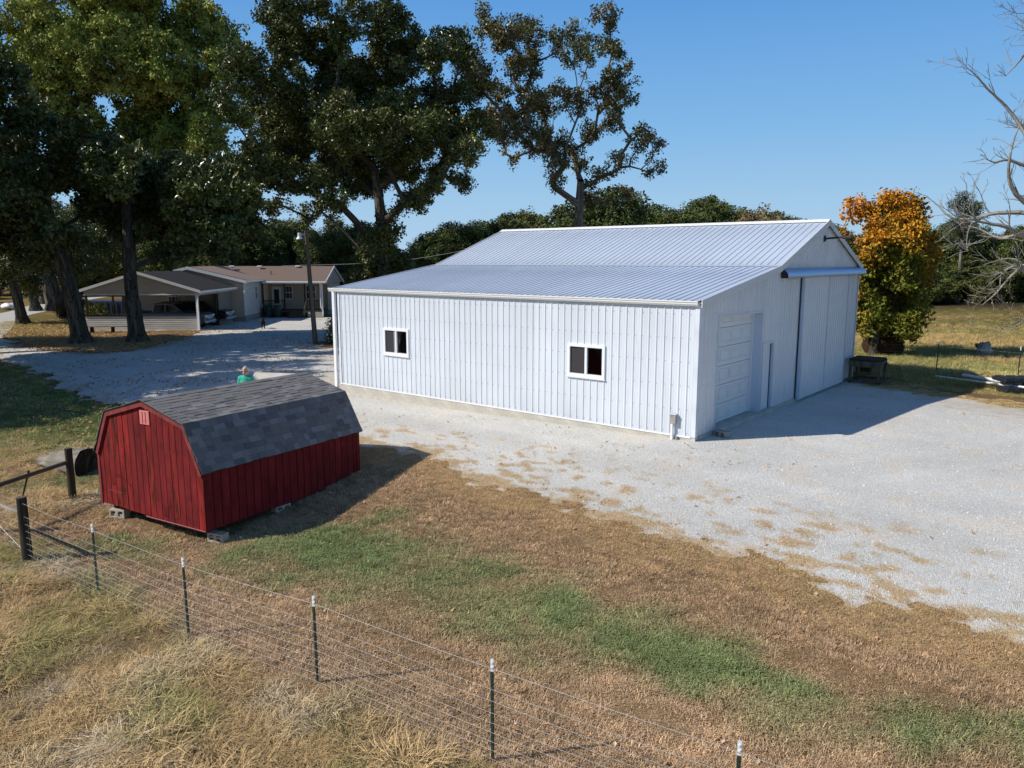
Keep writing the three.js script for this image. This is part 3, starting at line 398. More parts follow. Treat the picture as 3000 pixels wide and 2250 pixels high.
// ---------------------------------------------------------------- red shed
const SHED = { x: -5.772, y: -0.923, z: 10.344, turn: 0.131, w: 3.66, l: 4.534 };
const shed = thing('garden_shed', 'weathered red wooden shed with a barn roof of dark shingles', 'shed', [SHED.x, SHED.y, SHED.z], SHED.turn);
const shedAt = (x, y, z) => V(x, y, z).applyAxisAngle(V(0, 1, 0), SHED.turn).add(V(SHED.x, SHED.y, SHED.z));
{
  const S = shed, { w, l } = SHED, hw = 1.273, kx = 0.463, kh = 2.152, rh = 2.517;
  const topAt = (x) => { const d = min(-x, w + x); return d < kx ? lerp(hw, kh, d / kx) : lerp(kh, rh, (d - kx) / (w / 2 - kx)); };
  const clipTop = (a, b, m = 0) => { const xs = [a, ...[-w + kx, -w / 2, -kx].filter((k) => k > a + 1e-3 && k < b - 1e-3), b]; return xs.map((x) => [x, topAt(x) - m]); };
  part('core', (() => { const s = new THREE.Shape([[0, 0.03], ...clipTop(-w, 0, 0.03).reverse(), [-w, 0.03]].map(([x, y]) => new THREE.Vector2(clamp(x, -w + 0.02, -0.02), y))); return new THREE.ExtrudeGeometry(s, { depth: l - 0.04, bevelEnabled: false }).translate(0, 0, -l + 0.02); })(), M.woodDark, S);
  const NB = 18, bw = w / NB, R = rng(31);
  for (let i = 0; i < NB; i++) {
    const a = -w + i * bw + 0.009, b = -w + (i + 1) * bw - 0.009, door = i < 5, lo = door ? 0.0 : -0.02;
    const g = new THREE.ExtrudeGeometry(new THREE.Shape([[a, lo], [b, lo], ...clipTop(a, b, 0.045).reverse()].map(([x, y]) => new THREE.Vector2(x, y))), { depth: 0.018, bevelEnabled: false }).translate(0, 0, -0.012 + (door ? 0.006 : 0) + R() * 0.003);
    const uv = g.attributes.uv, du = R(), dv = R(); for (let k = 0; k < uv.count; k++) uv.setXY(k, uv.getX(k) * 0.5 + du, uv.getY(k) * 0.4 + dv);
    part('board', g, i < 6 || i % 4 === 1 ? M.redWorn : M.red, S);
  }
  part('door_rail', rbox(-w + 0.32, -w + 0.82, 0.33, 0.345, 0.01, 0.024, 0.003), M.redTrim, S);
  const NS = 22, sw = l / NS;
  for (let i = 0; i < NS; i++) { const a = -l + i * sw + 0.009, b = a + sw - 0.018, g = box(-0.006 + R() * 0.003, 0.012, -0.02, hw - 0.06, a, b), uv = g.attributes.uv, du = R(), dv = R(); for (let k = 0; k < uv.count; k++) uv.setXY(k, uv.getX(k) * 0.5 + du, uv.getY(k) * 0.4 + dv); part('board', g, M.red, S); }
  part('far_siding', [box(-w - 0.012, -w + 0.02, 0, hw, -l, 0), box(-w, 0, 0, hw, -l - 0.012, -l + 0.02), new THREE.ExtrudeGeometry(new THREE.Shape([[-w, hw], [0, hw], ...clipTop(-w, 0, 0.04).reverse()].map(([x, y]) => new THREE.Vector2(x, y))), { depth: 0.02, bevelEnabled: false }).translate(0, 0, -l - 0.012)], M.red, S);
  // barge boards and corner boards
  const P = [[0.03, hw - 0.09], [-kx + 0.01, kh], [-w / 2, rh], [-w + kx - 0.01, kh], [-w - 0.03, hw - 0.09]];
  for (let i = 0; i < 4; i++) { const [x0, y0] = P[i], [x1, y1] = P[i + 1], dx = x1 - x0, dy = y1 - y0, n = hypot(dx, dy), nx = dy / n, ny = -dx / n, t = 0.085 * (ny > 0 ? -1 : 1); const q = [[x0, y0], [x1, y1], [x1 + nx * t, y1 + ny * t * 1.06], [x0 + nx * t, y0 + ny * t]]; part('barge_board', new THREE.ExtrudeGeometry(new THREE.Shape(q.map(([x, y]) => new THREE.Vector2(x, y))), { depth: 0.05, bevelEnabled: false }).translate(0, -0.012, 0.012 + (i % 2) * 0.002), M.redTrim, S); }
  part('corner_board', rbox(-w - 0.03, -w + 0.05, -0.03, hw - 0.05, 0.008, 0.034, 0.004), M.redTrim, S); part('corner_board', rbox(-0.045, 0.022, -0.03, hw - 0.04, 0.006, 0.022, 0.004), M.redWorn, S); part('corner_board', box(0.002, 0.026, -0.02, hw - 0.05, -l - 0.02, -l + 0.09), M.red, S);
  part('bottom_batten', [rod(V(-w * 0.55, -0.05, 0.01), V(0.0, -0.03, 0.015), 0.02, 0.016, 6)], M.redTrim, S);
  const v = part('gable_vent', rbox(-w / 2 - 0.13, -w / 2 + 0.2, 2.02, 2.32, 0.008, 0.03, 0.006), M.pink, S); for (const c of [-0.03, 0.075]) part('vent_bar', rbox(-w / 2 + c, -w / 2 + c + 0.014, 2.05, 2.3, 0.03, 0.038, 0.003), M.redTrim, v); part('vent_bar', rbox(-w / 2 - 0.12, -w / 2 + 0.19, 2.14, 2.15, 0.03, 0.036, 0.003), M.pink, v);
  for (const x of [-0.35, -w / 2, -w + 0.35]) part('skid', box(x - 0.05, x + 0.05, -0.11, 0.028, -l + 0.05, -0.06), M.woodDark, S);
  // roof deck and shingles, every tab on the two near slopes by itself
  const deck = [[0.07, hw - 0.06], [-kx, kh + 0.02], [-w / 2, rh + 0.03], [-w + kx, kh + 0.02], [-w - 0.07, hw - 0.06]];
  for (let i = 0; i < 4; i++) { const [x0, y0] = deck[i], [x1, y1] = deck[i + 1]; const s = new THREE.Shape([[x0, y0 - 0.02], [x0, y0], [x1, y1], [x1, y1 - 0.02]].map(([x, y]) => new THREE.Vector2(x, y))); part('roof_deck', new THREE.ExtrudeGeometry(s, { depth: l + 0.14, bevelEnabled: false }).translate(0, 0, -l - 0.07), M.roofBlack, S); }
  const tones = [[0.28, 0.265, 0.25], [0.32, 0.305, 0.29], [0.24, 0.225, 0.215], [0.29, 0.257, 0.23], [0.36, 0.345, 0.33], [0.26, 0.25, 0.245], [0.20, 0.19, 0.185]].map((c) => mat(...c, { map: rep(speckle, 3), roughness: 0.95 })), rest = []; let singles = 0;
  const course = (a, b, near, expo) => {
    const d = V(b[0] - a[0], b[1] - a[1], 0), n = d.length(), rows = Math.round(n / expo); d.normalize(); const N = V(-d.y, d.x, 0); if (N.y < 0) N.negate();
    const Z = V().crossVectors(d, N), m0 = new THREE.Matrix4().makeBasis(d, N, Z);
    for (let r = 0; r < rows; r++) for (let z = -l - 0.085 - R() * 0.12; z < 0.085;) {
      const tw = 0.15 + R() * 0.17, za = max(z, -l - 0.085), zb = min(z + tw, 0.085); z += tw; if (zb - za < 0.04) continue;
      const e = n / rows, lift = 0.005 + R() * 0.004, g = box(-0.012 + (R() < 0.3 ? 0.012 : 0), e + 0.02, 0, 0.009 + (R() < 0.45 ? 0.005 : 0), -(zb - za) / 2 + 0.002, (zb - za) / 2 - 0.002); g.rotateZ(-0.045); g.translate(0, lift + 0.006, 0);
      const pos = V(a[0], a[1], (za + zb) / 2).addScaledVector(d, r * e);
      if (near && singles++ < 300) { const p = part('shingle', g, tones[floor(R() * tones.length)], S); p.setRotationFromMatrix(m0); p.position.copy(pos); } else rest.push(g.applyMatrix4(m0.clone().setPosition(pos)));
    }
  };
  course(deck[0], deck[1], true, 0.132); course(deck[1], deck[2], true, 0.132); course(deck[4], deck[3], false, 0.15); course(deck[3], deck[2], false, 0.15);
  part('shingles', rest, tones[0], S).userData.kind = 'stuff';
  for (let i = 0; i < 15; i++) { const z = -l - 0.085 + i * 0.314; part('ridge_shingle', [box(-w / 2 - 0.13, -w / 2, 0, 0.012, z, z + 0.31).translate(w / 2, 0, 0).rotateZ(0.26).translate(-w / 2, rh + 0.046, 0), box(-w / 2, -w / 2 + 0.13, 0, 0.012, z, z + 0.31).translate(w / 2, 0, 0).rotateZ(-0.26).translate(-w / 2, rh + 0.048, 0)], tones[(i * 3) % 5], S); }
  const pile = (x, z, t, where, n = 2) => { for (let k = 0; k < n; k++) { const p = shedAt(x + (k ? 0.03 : 0), 0, z + (k ? 0.02 : 0)), y = k === n - 1 ? SHED.y - 0.115 - 0.2 : max(ground(p.x, p.z) - 0.09, SHED.y - 0.52); cblock((n > 1 ? ['lower', 'upper'][k] + ' ' : '') + 'concrete block ' + where, p.x, y, p.z, SHED.turn + t + k * 0.06, M.block, 'concrete blocks holding up the red shed'); } };
  pile(-w + 0.42, -0.12, 0.25, 'under the door corner of the red shed'); pile(-0.02, -0.28, 0.12, 'under the near corner of the red shed below the shingle eave'); pile(-0.1, -2.05, 1.5, 'halfway along the shaded long side of the red shed'); pile(-0.1, -4.2, 1.4, 'under the back corner of the red shed nearest the barn', 1); pile(0.05, -2.9, 1.7, 'in the shade along the rear half of the red shed', 1);
}
// ---------------------------------------------------------------- wire fence on steel posts
const POSTS = [[-5.15, 12.76], [-2.44, 12.55], [0.26, 12.13], [3.24, 11.88], [6.05, 11.55], [9.0, 11.2]], CORNER = [-7.81, 12.96], OFFPOST = [-10.24, 13.1], BACKPOST = [-11.21, 10.79];
function tpost(label, x, z, h = 1.3, group, lean = 0) {
  const t = thing('fence_post', label, 'steel fence post', [x, ground(x, z), z], 0.4, group), tip = 0.15;
  const sec = (y0, y1) => [box(-0.02, 0.02, y0, y1, -0.004, 0.004), box(-0.003, 0.003, y0, y1, -0.03, -0.004)], studs = []; for (let y = 0.12; y < h - tip - 0.04; y += 0.054) studs.push(box(-0.009, 0.009, y, y + 0.02, 0.004, 0.013));
  part('shaft', [...sec(-0.3, h - tip), ...studs], M.postGreen, t); part('tip', [...sec(h - tip, h), box(-0.009, 0.009, h - 0.11, h - 0.09, 0.004, 0.013), box(-0.009, 0.009, h - 0.05, h - 0.03, 0.004, 0.013)], M.postWhite, t); t.rotation.z = lean; return t;
}
['green steel fence post with a white tip, nearest the two wooden corner posts', 'green steel fence post with a white tip, straight below the red shed', 'green steel fence post with a white tip, third from the wooden corner post', 'green steel fence post with a white tip, standing by a clump of tall straw', 'green steel fence post whose white tip shows at the bottom edge of the photo', 'green steel fence post carrying the wire fence on past the frame'].forEach((l, i) => tpost(l, POSTS[i][0], POSTS[i][1], 1.3, 'steel posts of the near wire fence', (hash(i, 8) - 0.5) * 0.03));
{
  const woodPost = (label, x, z, h, r, m) => { const y = ground(x, z), t = thing('wooden_post', label, 'wooden post', [x, y, z], 0.3); const g = new THREE.CylinderGeometry(r, r * 1.06, h + 0.3, 14, 6), p = g.attributes.position; for (let i = 0; i < p.count; i++) { const k = 1 + (noise(p.getX(i) * 30 + x, p.getY(i) * 3) - 0.5) * 0.14; p.setX(i, p.getX(i) * k); p.setZ(i, p.getZ(i) * k); } g.computeVertexNormals(); part('shaft', g.translate(0, (h - 0.3) / 2, 0), m, t); part('post_top', new THREE.CylinderGeometry(r * 0.96, r * 0.99, 0.012, 14).translate(0, h + 0.006, 0), M.wood, t); return t; };
  woodPost('thick dark wooden corner post where the wire fence starts', ...CORNER, 1.3, 0.09, M.woodDark); woodPost('mossy round wooden post with a rail, beside the cut log', ...BACKPOST, 1.3, 0.085, M.woodDark); woodPost('wooden brace post at the outer end of both fence rails', ...OFFPOST, 1.3, 0.085, M.woodDark);
  const P = (q, h) => V(q[0], ground(...q) + h, q[1]);
  tag(part('fence_rail', rod(P(BACKPOST, 0.95).add(V(-0.03, 0, 0.06)), P(OFFPOST, 0.95).add(V(0.02, 0, -0.06)), 0.05, 0.055, 10), M.wood, scene), 'grey round rail running from the mossy wooden post', 'fence rail');
  tag(part('fence_rail', rod(P(CORNER, 0.96).add(V(-0.06, 0, 0.0)), P(OFFPOST, 0.97).add(V(0.06, 0, 0)), 0.05, 0.05, 4), M.woodPale, scene), 'pale squared rail nailed to the dark wooden corner post', 'fence rail');
  { const a = P(BACKPOST, 0.95).lerp(P(OFFPOST, 0.95), 0.42); tag(part('stick', rod(a.clone().add(V(0.02, 0.1, 0.06)), a.clone().add(V(-0.16, -0.85, 0.28)), 0.026, 0.014, 7), M.woodDark, scene), 'dark broken stick leaning on the grey round rail', 'stick'); }
  const f = thing('wire_fence', 'woven wire fence strung along the steel posts', 'wire fence', [0, 0, 0]), run = [OFFPOST, CORNER, ...POSTS], hs = [0.06, 0.17, 0.28, 0.40, 0.52, 0.65, 0.79, 0.94, 1.2], path = (h, sag, seed) => { const p = []; for (let i = 0; i < run.length - 1; i++) for (let k = 0; k < 4; k++) { const t = k / 4, x = lerp(run[i][0], run[i + 1][0], t), z = lerp(run[i][1], run[i + 1][1], t) + 0.022; p.push(V(x, ground(x, z) + h - sag * 4 * t * (1 - t) + (noise(x * 2 + seed, h * 9) - 0.5) * 0.012, z)); } const e = run[run.length - 1]; p.push(V(e[0], ground(...e) + h, e[1] + 0.022)); return p; };
  hs.forEach((h, i) => part('wire', new THREE.TubeGeometry(new THREE.CatmullRomCurve3(path(h, 0.012, i)), 90, i > 7 ? 0.0028 : 0.0021, 4), M.fenceWire, f));
  const stays = []; for (let i = 0; i < run.length - 1; i++) { const len = hypot(run[i + 1][0] - run[i][0], run[i + 1][1] - run[i][1]); for (let d = 0.08; d < len; d += 0.155) { const t = d / len, x = lerp(run[i][0], run[i + 1][0], t), z = lerp(run[i][1], run[i + 1][1], t) + 0.024, y = ground(x, z); stays.push(rod(V(x, y + 0.05, z), V(x + (hash(i, d * 99) - 0.5) * 0.02, y + 0.94, z), 0.0014, 0.0014, 3)); } }
  part('stay_wires', stays, M.fenceWire, f).userData.kind = 'stuff';
  tag(part('brace_wire', rod(P(CORNER, 0.15), P(OFFPOST, 0.85), 0.006, 0.006, 4), M.galv, scene), 'twisted brace wire running from the foot of the wooden corner post', 'brace wire');
}
{   // far fence along the pasture
  const F = [[-1.2, -16.6], [2.47, -17.0], [5.33, -16.5], [9, -16.2]]; F.slice(0, 3).forEach(([x, z], i) => tpost(['steel fence post in front of the orange maple', 'dark steel fence post with a white tip at the edge of the barn shadow', 'dark steel fence post with a white tip behind the black trays'][i], x, z, 1.45, 'steel posts of the pasture fence'));
  const f = thing('wire_fence', 'thin wire fence along the pasture beyond the yard', 'wire fence', [0, 0, 0]); for (const h of [0.3, 0.6, 0.9, 1.2]) part('wire', new THREE.TubeGeometry(new THREE.CatmullRomCurve3(F.map(([x, z]) => V(x, ground(x, z) + h, z + 0.02))), 20, 0.0016, 4), M.fenceWire, f);
}

// ---------------------------------------------------------------- things in the yard
function rodN(a, b, r0, r1, n, m) { const d = V().subVectors(b, a), g = new THREE.CylinderGeometry(r1, r0, d.length(), n, m, true); return g.applyQuaternion(new THREE.Quaternion().setFromUnitVectors(V(0, 1, 0), d.clone().normalize())).translate((a.x + b.x) / 2, (a.y + b.y) / 2, (a.z + b.z) / 2); }
{   // log beside the mossy post
  const a = V(-15.0, 0, 10.15), b = V(-13.1, 0, 9.6), t = thing('cut_log', 'weathered grey log lying in the grass by the wooden post', 'log', [0, 0, 0]); a.y = ground(a.x, a.z) + 0.22; b.y = ground(b.x, b.z) + 0.26;
  const g = rodN(a, b, 0.16, 0.46, 24, 14); const p = g.attributes.position; for (let i = 0; i < p.count; i++) { const k = (fbm(p.getX(i) * 4, p.getZ(i) * 4 + p.getY(i) * 6, 3) - 0.5) * 0.3; p.setXYZ(i, p.getX(i) + k * 0.3, p.getY(i) + k, p.getZ(i) + k * 0.6); } g.computeVertexNormals(); part('bark', g, mat(0.62, 0.59, 0.55, { map: woodTex, bumpMap: woodTex, bumpScale: 0.02, roughness: 1 }), t);
  part('cut_end', rod(b.clone().add(V(-0.06, 0, 0.02)), b.clone().add(V(-0.02, 0, 0.005)), 0.42, 0.42, 20), M.barkDark, t);
  const s = thing('tree_stump', 'dark rotten stump beside the mossy wooden post', 'stump', [-11.9, ground(-11.9, 9.4), 9.4]); const q = new THREE.CylinderGeometry(0.24, 0.36, 0.5, 18, 5), r = q.attributes.position; for (let i = 0; i < r.count; i++) { const k = 1 + (noise(atan2(r.getX(i), r.getZ(i)) * 4 + 9, r.getY(i) * 6) - 0.5) * 0.5; r.setX(i, r.getX(i) * k); r.setZ(i, r.getZ(i) * k); } q.computeVertexNormals(); part('stump_wood', q.translate(0, 0.2, 0), M.barkDark, s);
}
{   // workbench at the far corner of the barn
  const t = thing('workbench', 'old grey wooden workbench standing at the far corner of the metal building', 'workbench', [0.75, ground(1, -13), -13.35], 0.05), W = 0.5, D = 0.58, H = 0.92;
  for (let i = 0; i < 5; i++) part('top_board', rbox(-W - 0.05 + i * 0.22, -W + 0.16 + i * 0.22, H, H + 0.035, -D - 0.05, D + 0.05, 0.005), M.woodDark, t);
  for (const x of [-W, W]) for (const z of [-D, D]) part('leg', box(x - 0.045, x + 0.045, 0, H - 0.002, z - 0.045, z + 0.045), M.wood, t);
  part('apron_board', box(-W - 0.02, W + 0.02, H - 0.26, H - 0.03, D + 0.047, D + 0.075), M.wood, t); part('apron_board', box(-W - 0.02, W + 0.02, H - 0.2, H - 0.03, -D - 0.075, -D - 0.047), M.wood, t); for (const x of [-1, 1]) part('rail', box(x * W + (x > 0 ? 0.047 : -0.07), x * W + (x > 0 ? 0.07 : -0.047), H - 0.16, H - 0.03, -D, D), M.wood, t);
  for (const z of [-D, D]) part('rail', box(-W, W, 0.06, 0.16, z + (z > 0 ? 0.047 : -0.075), z + (z > 0 ? 0.075 : -0.047)), M.wood, t); for (const x of [-1, 1]) part('rail', box(x * W + (x > 0 ? 0.047 : -0.075), x * W + (x > 0 ? 0.075 : -0.047), 0.04, 0.14, -D, D), M.wood, t); part('drawer_box', box(-0.25, 0.1, 0.42, 0.64, -0.2, 0.2), M.woodDark, t); part('brace', rod(V(W + 0.08, 0.1, D), V(W + 0.08, 0.75, -D), 0.025, 0.025, 4), M.wood, t);
}
{   // trays and pipes by the pasture fence
  const gx = 6.0, gz = -14.9, y = ground(gx, gz), trays = M.tray = mat(0.010, 0.012, 0.017, { roughness: 0.7 });
  const mkTray = (label, px, pz, py, turn, w, d) => { const t = thing('plastic_tray', label, 'plastic tray', [px, py, pz], turn); part('base', rbox(-w / 2, w / 2, 0, 0.13, -d / 2, d / 2, 0.03), trays, t); const n = 6; for (let i = 0; i < n; i++) part('rib', rbox(-w / 2 + 0.06 + i * (w - 0.12) / n, -w / 2 + 0.06 + (i + 0.7) * (w - 0.12) / n, 0.13, 0.17, -d / 2 + 0.05, d / 2 - 0.05, 0.015), trays, t); return t; };
  mkTray('upper black ribbed plastic tray lying across pale pipes', 6.0, -15.2, y + 0.33, 0.62, 2.6, 0.9); mkTray('lower black plastic tray on the ground beneath pale pipes', 6.1, -14.6, y + 0.02, 0.60, 2.4, 0.7);
  const pipe = (l, a, b, r, m, n = 12) => tag(part('pipe', rod(V(...a), V(...b), r, r, n), m, scene), l, 'pipe');
  pipe('thick white plastic pipe sticking out from under the black tray', [3.6, y + 0.24, -15.95], [5.6, y + 0.24, -14.75], 0.075, M.cream); pipe('long thin white pipe lying in front of the black trays', [2.7, y + 0.16, -15.6], [7.6, y + 0.22, -13.6], 0.045, M.cream); pipe('short pale board end between the two black trays', [4.2, y + 0.08, -15.2], [5.2, y + 0.1, -14.6], 0.04, M.woodPale, 4); pipe('thin dark bar behind the thick white pipe', [3.9, y + 0.12, -16.2], [5.3, y + 0.2, -15.5], 0.03, M.dark, 8);
  for (const [x, z] of [[5.5, -14.95], [6.4, -14.4]]) cblock(x < 6 ? 'pale concrete block propping the black trays nearer the pipe end' : 'pale concrete block propping the black trays farther from the pipe end', x, y + 0.14, z, 0.6, M.blockGrey);
}
{   // pale stump and mound in the pasture
  const s = thing('tree_stump', 'short pale stump standing in the golden pasture', 'stump', [2.8, ground(2.8, -26.7), -26.7]); const q = new THREE.CylinderGeometry(0.3, 0.46, 0.62, 18, 6), r = q.attributes.position; for (let i = 0; i < r.count; i++) { const k = 1 + (noise(atan2(r.getX(i), r.getZ(i)) * 5 + 9, r.getY(i) * 5) - 0.5) * 0.5; r.setX(i, r.getX(i) * k); r.setZ(i, r.getZ(i) * k); r.setY(i, r.getY(i) + (r.getY(i) > 0.2 ? (noise(r.getX(i) * 6, r.getZ(i) * 6) - 0.5) * 0.25 : 0)); } q.computeVertexNormals(); part('stump_wood', q.translate(0, 0.27, 0), M.barkPale, s);
  const m = new THREE.SphereGeometry(1, 36, 20), p = m.attributes.position; for (let i = 0; i < p.count; i++) { const n = 1 + (fbm(p.getX(i) * 3 + 5, p.getZ(i) * 3 + p.getY(i) * 4, 4) - 0.5) * 0.34; p.setXYZ(i, p.getX(i) * 0.95 * n, p.getY(i) * 0.82 * n, p.getZ(i) * 0.9 * n); } m.computeVertexNormals(); const o = part('earth_mound', m.translate(-1.1, ground(-1.2, -23.6) + 0.42, -23.5), mat(0.085, 0.05, 0.03, { map: grassTex, roughness: 1 }), scene); tag(o, 'dark brown rounded mound between the two maple trunks', 'mound');
}
{   // culvert pipe behind the man
  const a = V(-18.6, 0, 0.9), b = V(-16.6, 0, -0.1), t = thing('culvert_pipe', 'short grey concrete pipe lying on the drive behind the man', 'pipe', [0, 0, 0]); a.y = b.y = ground(-17.6, 0.4) + 0.3;
  part('barrel', rod(a, b, 0.3, 0.3, 24), M.concrete, t); for (const q of [a, b]) { const d = V().subVectors(b, a).normalize().multiplyScalar(q === a ? -0.004 : 0.004); part('rim', rod(q.clone(), q.clone().add(d), 0.23, 0.23, 20), M.dark, t); }
}

// ---------------------------------------------------------------- person and dog: one continuous body each
function sdfMesh(bones, lo, hi, cell, k = 0.03) {   // bones: [ax, ay, az, ra, bx, by, bz, rb, flatX?, flatZ?]
  const size = max(hi[0] - lo[0], hi[1] - lo[1], hi[2] - lo[2]), res = Math.ceil(size / cell) + 2, mc = new MarchingCubes(res, new THREE.MeshStandardMaterial(), true, false, 400000); mc.isolation = 0; const half = size / 2, c = [(lo[0] + hi[0]) / 2, (lo[1] + hi[1]) / 2, (lo[2] + hi[2]) / 2];
  for (let z = 0; z < res; z++) for (let y = 0; y < res; y++) for (let x = 0; x < res; x++) {
    const px = c[0] + ((x - res / 2) / (res / 2)) * half, py = c[1] + ((y - res / 2) / (res / 2)) * half, pz = c[2] + ((z - res / 2) / (res / 2)) * half; let f = 1e3;
    for (const b of bones) { const ex = b[4] - b[0], ey = b[5] - b[1], ez = b[6] - b[2], sx = b[8] ?? 1, sz = b[9] ?? 1; const l2 = ex * ex + ey * ey + ez * ez || 1e-9, t = clamp(((px - b[0]) * ex + (py - b[1]) * ey + (pz - b[2]) * ez) / l2, 0, 1); const d = hypot((px - b[0] - ex * t) / sx, py - b[1] - ey * t, (pz - b[2] - ez * t) / sz) - lerp(b[3], b[7], t); const h = clamp(0.5 + 0.5 * (f - d) / k, 0, 1); f = lerp(f, d, h) - k * h * (1 - h); }
    mc.field[x + y * res + z * res * res] = -f;
  }
  mc.update(); const n = mc.count, pos = new Float32Array(n * 3), nor = new Float32Array(n * 3);
  for (let i = 0; i < n; i++) for (let a = 0; a < 3; a++) { pos[i * 3 + a] = mc.positionArray[i * 3 + a] * half + c[a]; nor[i * 3 + a] = mc.normalArray[i * 3 + a]; }
  const g = new THREE.BufferGeometry(); g.setAttribute('position', new THREE.BufferAttribute(pos, 3)); g.setAttribute('normal', new THREE.BufferAttribute(nor, 3)); g.setAttribute('uv', new THREE.BufferAttribute(new Float32Array(n * 2), 2)); return g;
}
{   // man walking behind the shed: faces the camera side, looking down to his left
  const x = -13.75, z = 4.35, man = thing('person', 'man in a green T-shirt and sunglasses walking behind the red shed', 'person', [x, ground(x, z), z], 0.55);
  const skin = mat(0.52, 0.29, 0.21, { roughness: 0.55 }), head = [[0, 1.60, 0.015, 0.098, 0, 1.665, -0.005, 0.1, 0.86, 1.02], [0, 1.555, 0.05, 0.055, 0, 1.53, 0.045, 0.05, 1, 1], [0, 1.60, 0.1, 0.012, 0, 1.572, 0.125, 0.016], [-0.09, 1.61, 0, 0.014, -0.093, 1.585, -0.01, 0.018, 0.7, 1], [0.09, 1.61, 0, 0.014, 0.093, 1.585, -0.01, 0.018, 0.7, 1], [0, 1.5, -0.01, 0.058, 0, 1.42, -0.02, 0.066]];
  const hand = (s, hx, hy, hz) => { const o = [[hx, hy, hz, 0.038, hx, hy - 0.07, hz + 0.015, 0.036, 0.55, 1]]; for (let i = 0; i < 4; i++) { const fz = hz - 0.03 + i * 0.021, l = [0.06, 0.075, 0.08, 0.068][i]; o.push([hx, hy - 0.08, fz + 0.015, 0.0098, hx - s * 0.006, hy - 0.08 - l * 0.6, fz + 0.022, 0.009], [hx - s * 0.006, hy - 0.08 - l * 0.6, fz + 0.022, 0.009, hx - s * 0.028, hy - 0.08 - l, fz + 0.026, 0.008]); } o.push([hx, hy - 0.02, hz + 0.03, 0.013, hx - s * 0.012, hy - 0.075, hz + 0.068, 0.01]); return o; };
  const arm = (s) => [[s * 0.185, 1.385, -0.02, 0.062, s * 0.245, 1.12, -0.03, 0.047], [s * 0.245, 1.12, -0.03, 0.045, s * 0.25, 0.89, 0.05, 0.032]];
  const body = [...head, [0, 1.36, -0.015, 0.13, 0, 1.1, 0.015, 0.15, 1.2, 0.82], [0, 1.1, 0.015, 0.15, 0, 0.95, 0, 0.145, 1.15, 0.85], [-0.15, 1.39, -0.02, 0.07, 0.15, 1.39, -0.02, 0.07], ...arm(-1), ...arm(1), [-0.09, 0.92, 0, 0.1, -0.1, 0.5, 0.06, 0.066], [-0.1, 0.5, 0.06, 0.064, -0.1, 0.09, -0.02, 0.042], [0.09, 0.92, 0, 0.1, 0.1, 0.5, -0.02, 0.066], [0.1, 0.5, -0.02, 0.064, 0.1, 0.09, -0.12, 0.042], [-0.1, 0.05, -0.04, 0.045, -0.1, 0.035, 0.13, 0.035], [0.1, 0.05, -0.14, 0.045, 0.1, 0.035, 0.03, 0.035]];
  part('body', [sdfMesh(body, [-0.45, -0.02, -0.3], [0.45, 1.8, 0.3], 0.02, 0.035), sdfMesh(head, [-0.15, 1.36, -0.16], [0.15, 1.8, 0.2], 0.007, 0.02), ...[-1, 1].map((s) => sdfMesh([...hand(s, s * 0.25, 0.86, 0.06), [s * 0.247, 1.0, 0.01, 0.036, s * 0.25, 0.87, 0.055, 0.03]], [s * 0.25 - 0.12, 0.64, -0.06], [s * 0.25 + 0.12, 0.95, 0.18], 0.005, 0.008))], skin, man);
  part('shirt', sdfMesh([[0, 1.36, -0.015, 0.148, 0, 1.1, 0.018, 0.172, 1.2, 0.84], [0, 1.1, 0.018, 0.172, 0, 0.86, 0, 0.168, 1.16, 0.88], [-0.16, 1.385, -0.02, 0.088, 0.16, 1.385, -0.02, 0.088], [-0.185, 1.38, -0.02, 0.088, -0.235, 1.17, -0.03, 0.08], [0.185, 1.38, -0.02, 0.088, 0.235, 1.17, -0.03, 0.08]], [-0.45, 0.65, -0.3], [0.45, 1.55, 0.3], 0.016, 0.04), mat(0.05, 0.43, 0.29, { roughness: 0.85 }), man);
  part('jeans', sdfMesh([[0, 0.95, 0, 0.155, 0, 0.9, 0, 0.155, 1.12, 0.88], [-0.09, 0.9, 0, 0.118, -0.1, 0.5, 0.06, 0.085], [-0.1, 0.5, 0.06, 0.083, -0.1, 0.1, -0.02, 0.07], [0.09, 0.9, 0, 0.118, 0.1, 0.5, -0.02, 0.085], [0.1, 0.5, -0.02, 0.083, 0.1, 0.1, -0.12, 0.07]], [-0.4, 0.0, -0.3], [0.4, 1.15, 0.3], 0.02, 0.03), mat(0.055, 0.075, 0.13, { roughness: 0.9 }), man);
  part('hair', sdfMesh([[0, 1.66, -0.02, 0.102, 0, 1.69, -0.02, 0.096, 0.88, 1.02], [-0.075, 1.62, -0.04, 0.03, -0.075, 1.56, -0.05, 0.022], [0.075, 1.62, -0.04, 0.03, 0.075, 1.56, -0.05, 0.022], [0, 1.6, -0.075, 0.05, 0, 1.53, -0.07, 0.035]], [-0.16, 1.45, -0.18], [0.16, 1.82, 0.14], 0.009, 0.02), mat(0.46, 0.43, 0.40, { roughness: 0.8 }), man);
  part('beard', sdfMesh([[0, 1.535, 0.078, 0.028, 0, 1.52, 0.06, 0.04], [-0.05, 1.56, 0.06, 0.018, 0.05, 1.56, 0.06, 0.018]], [-0.1, 1.45, -0.02], [0.1, 1.62, 0.16], 0.008, 0.02), mat(0.5, 0.45, 0.41, { roughness: 0.85 }), man);
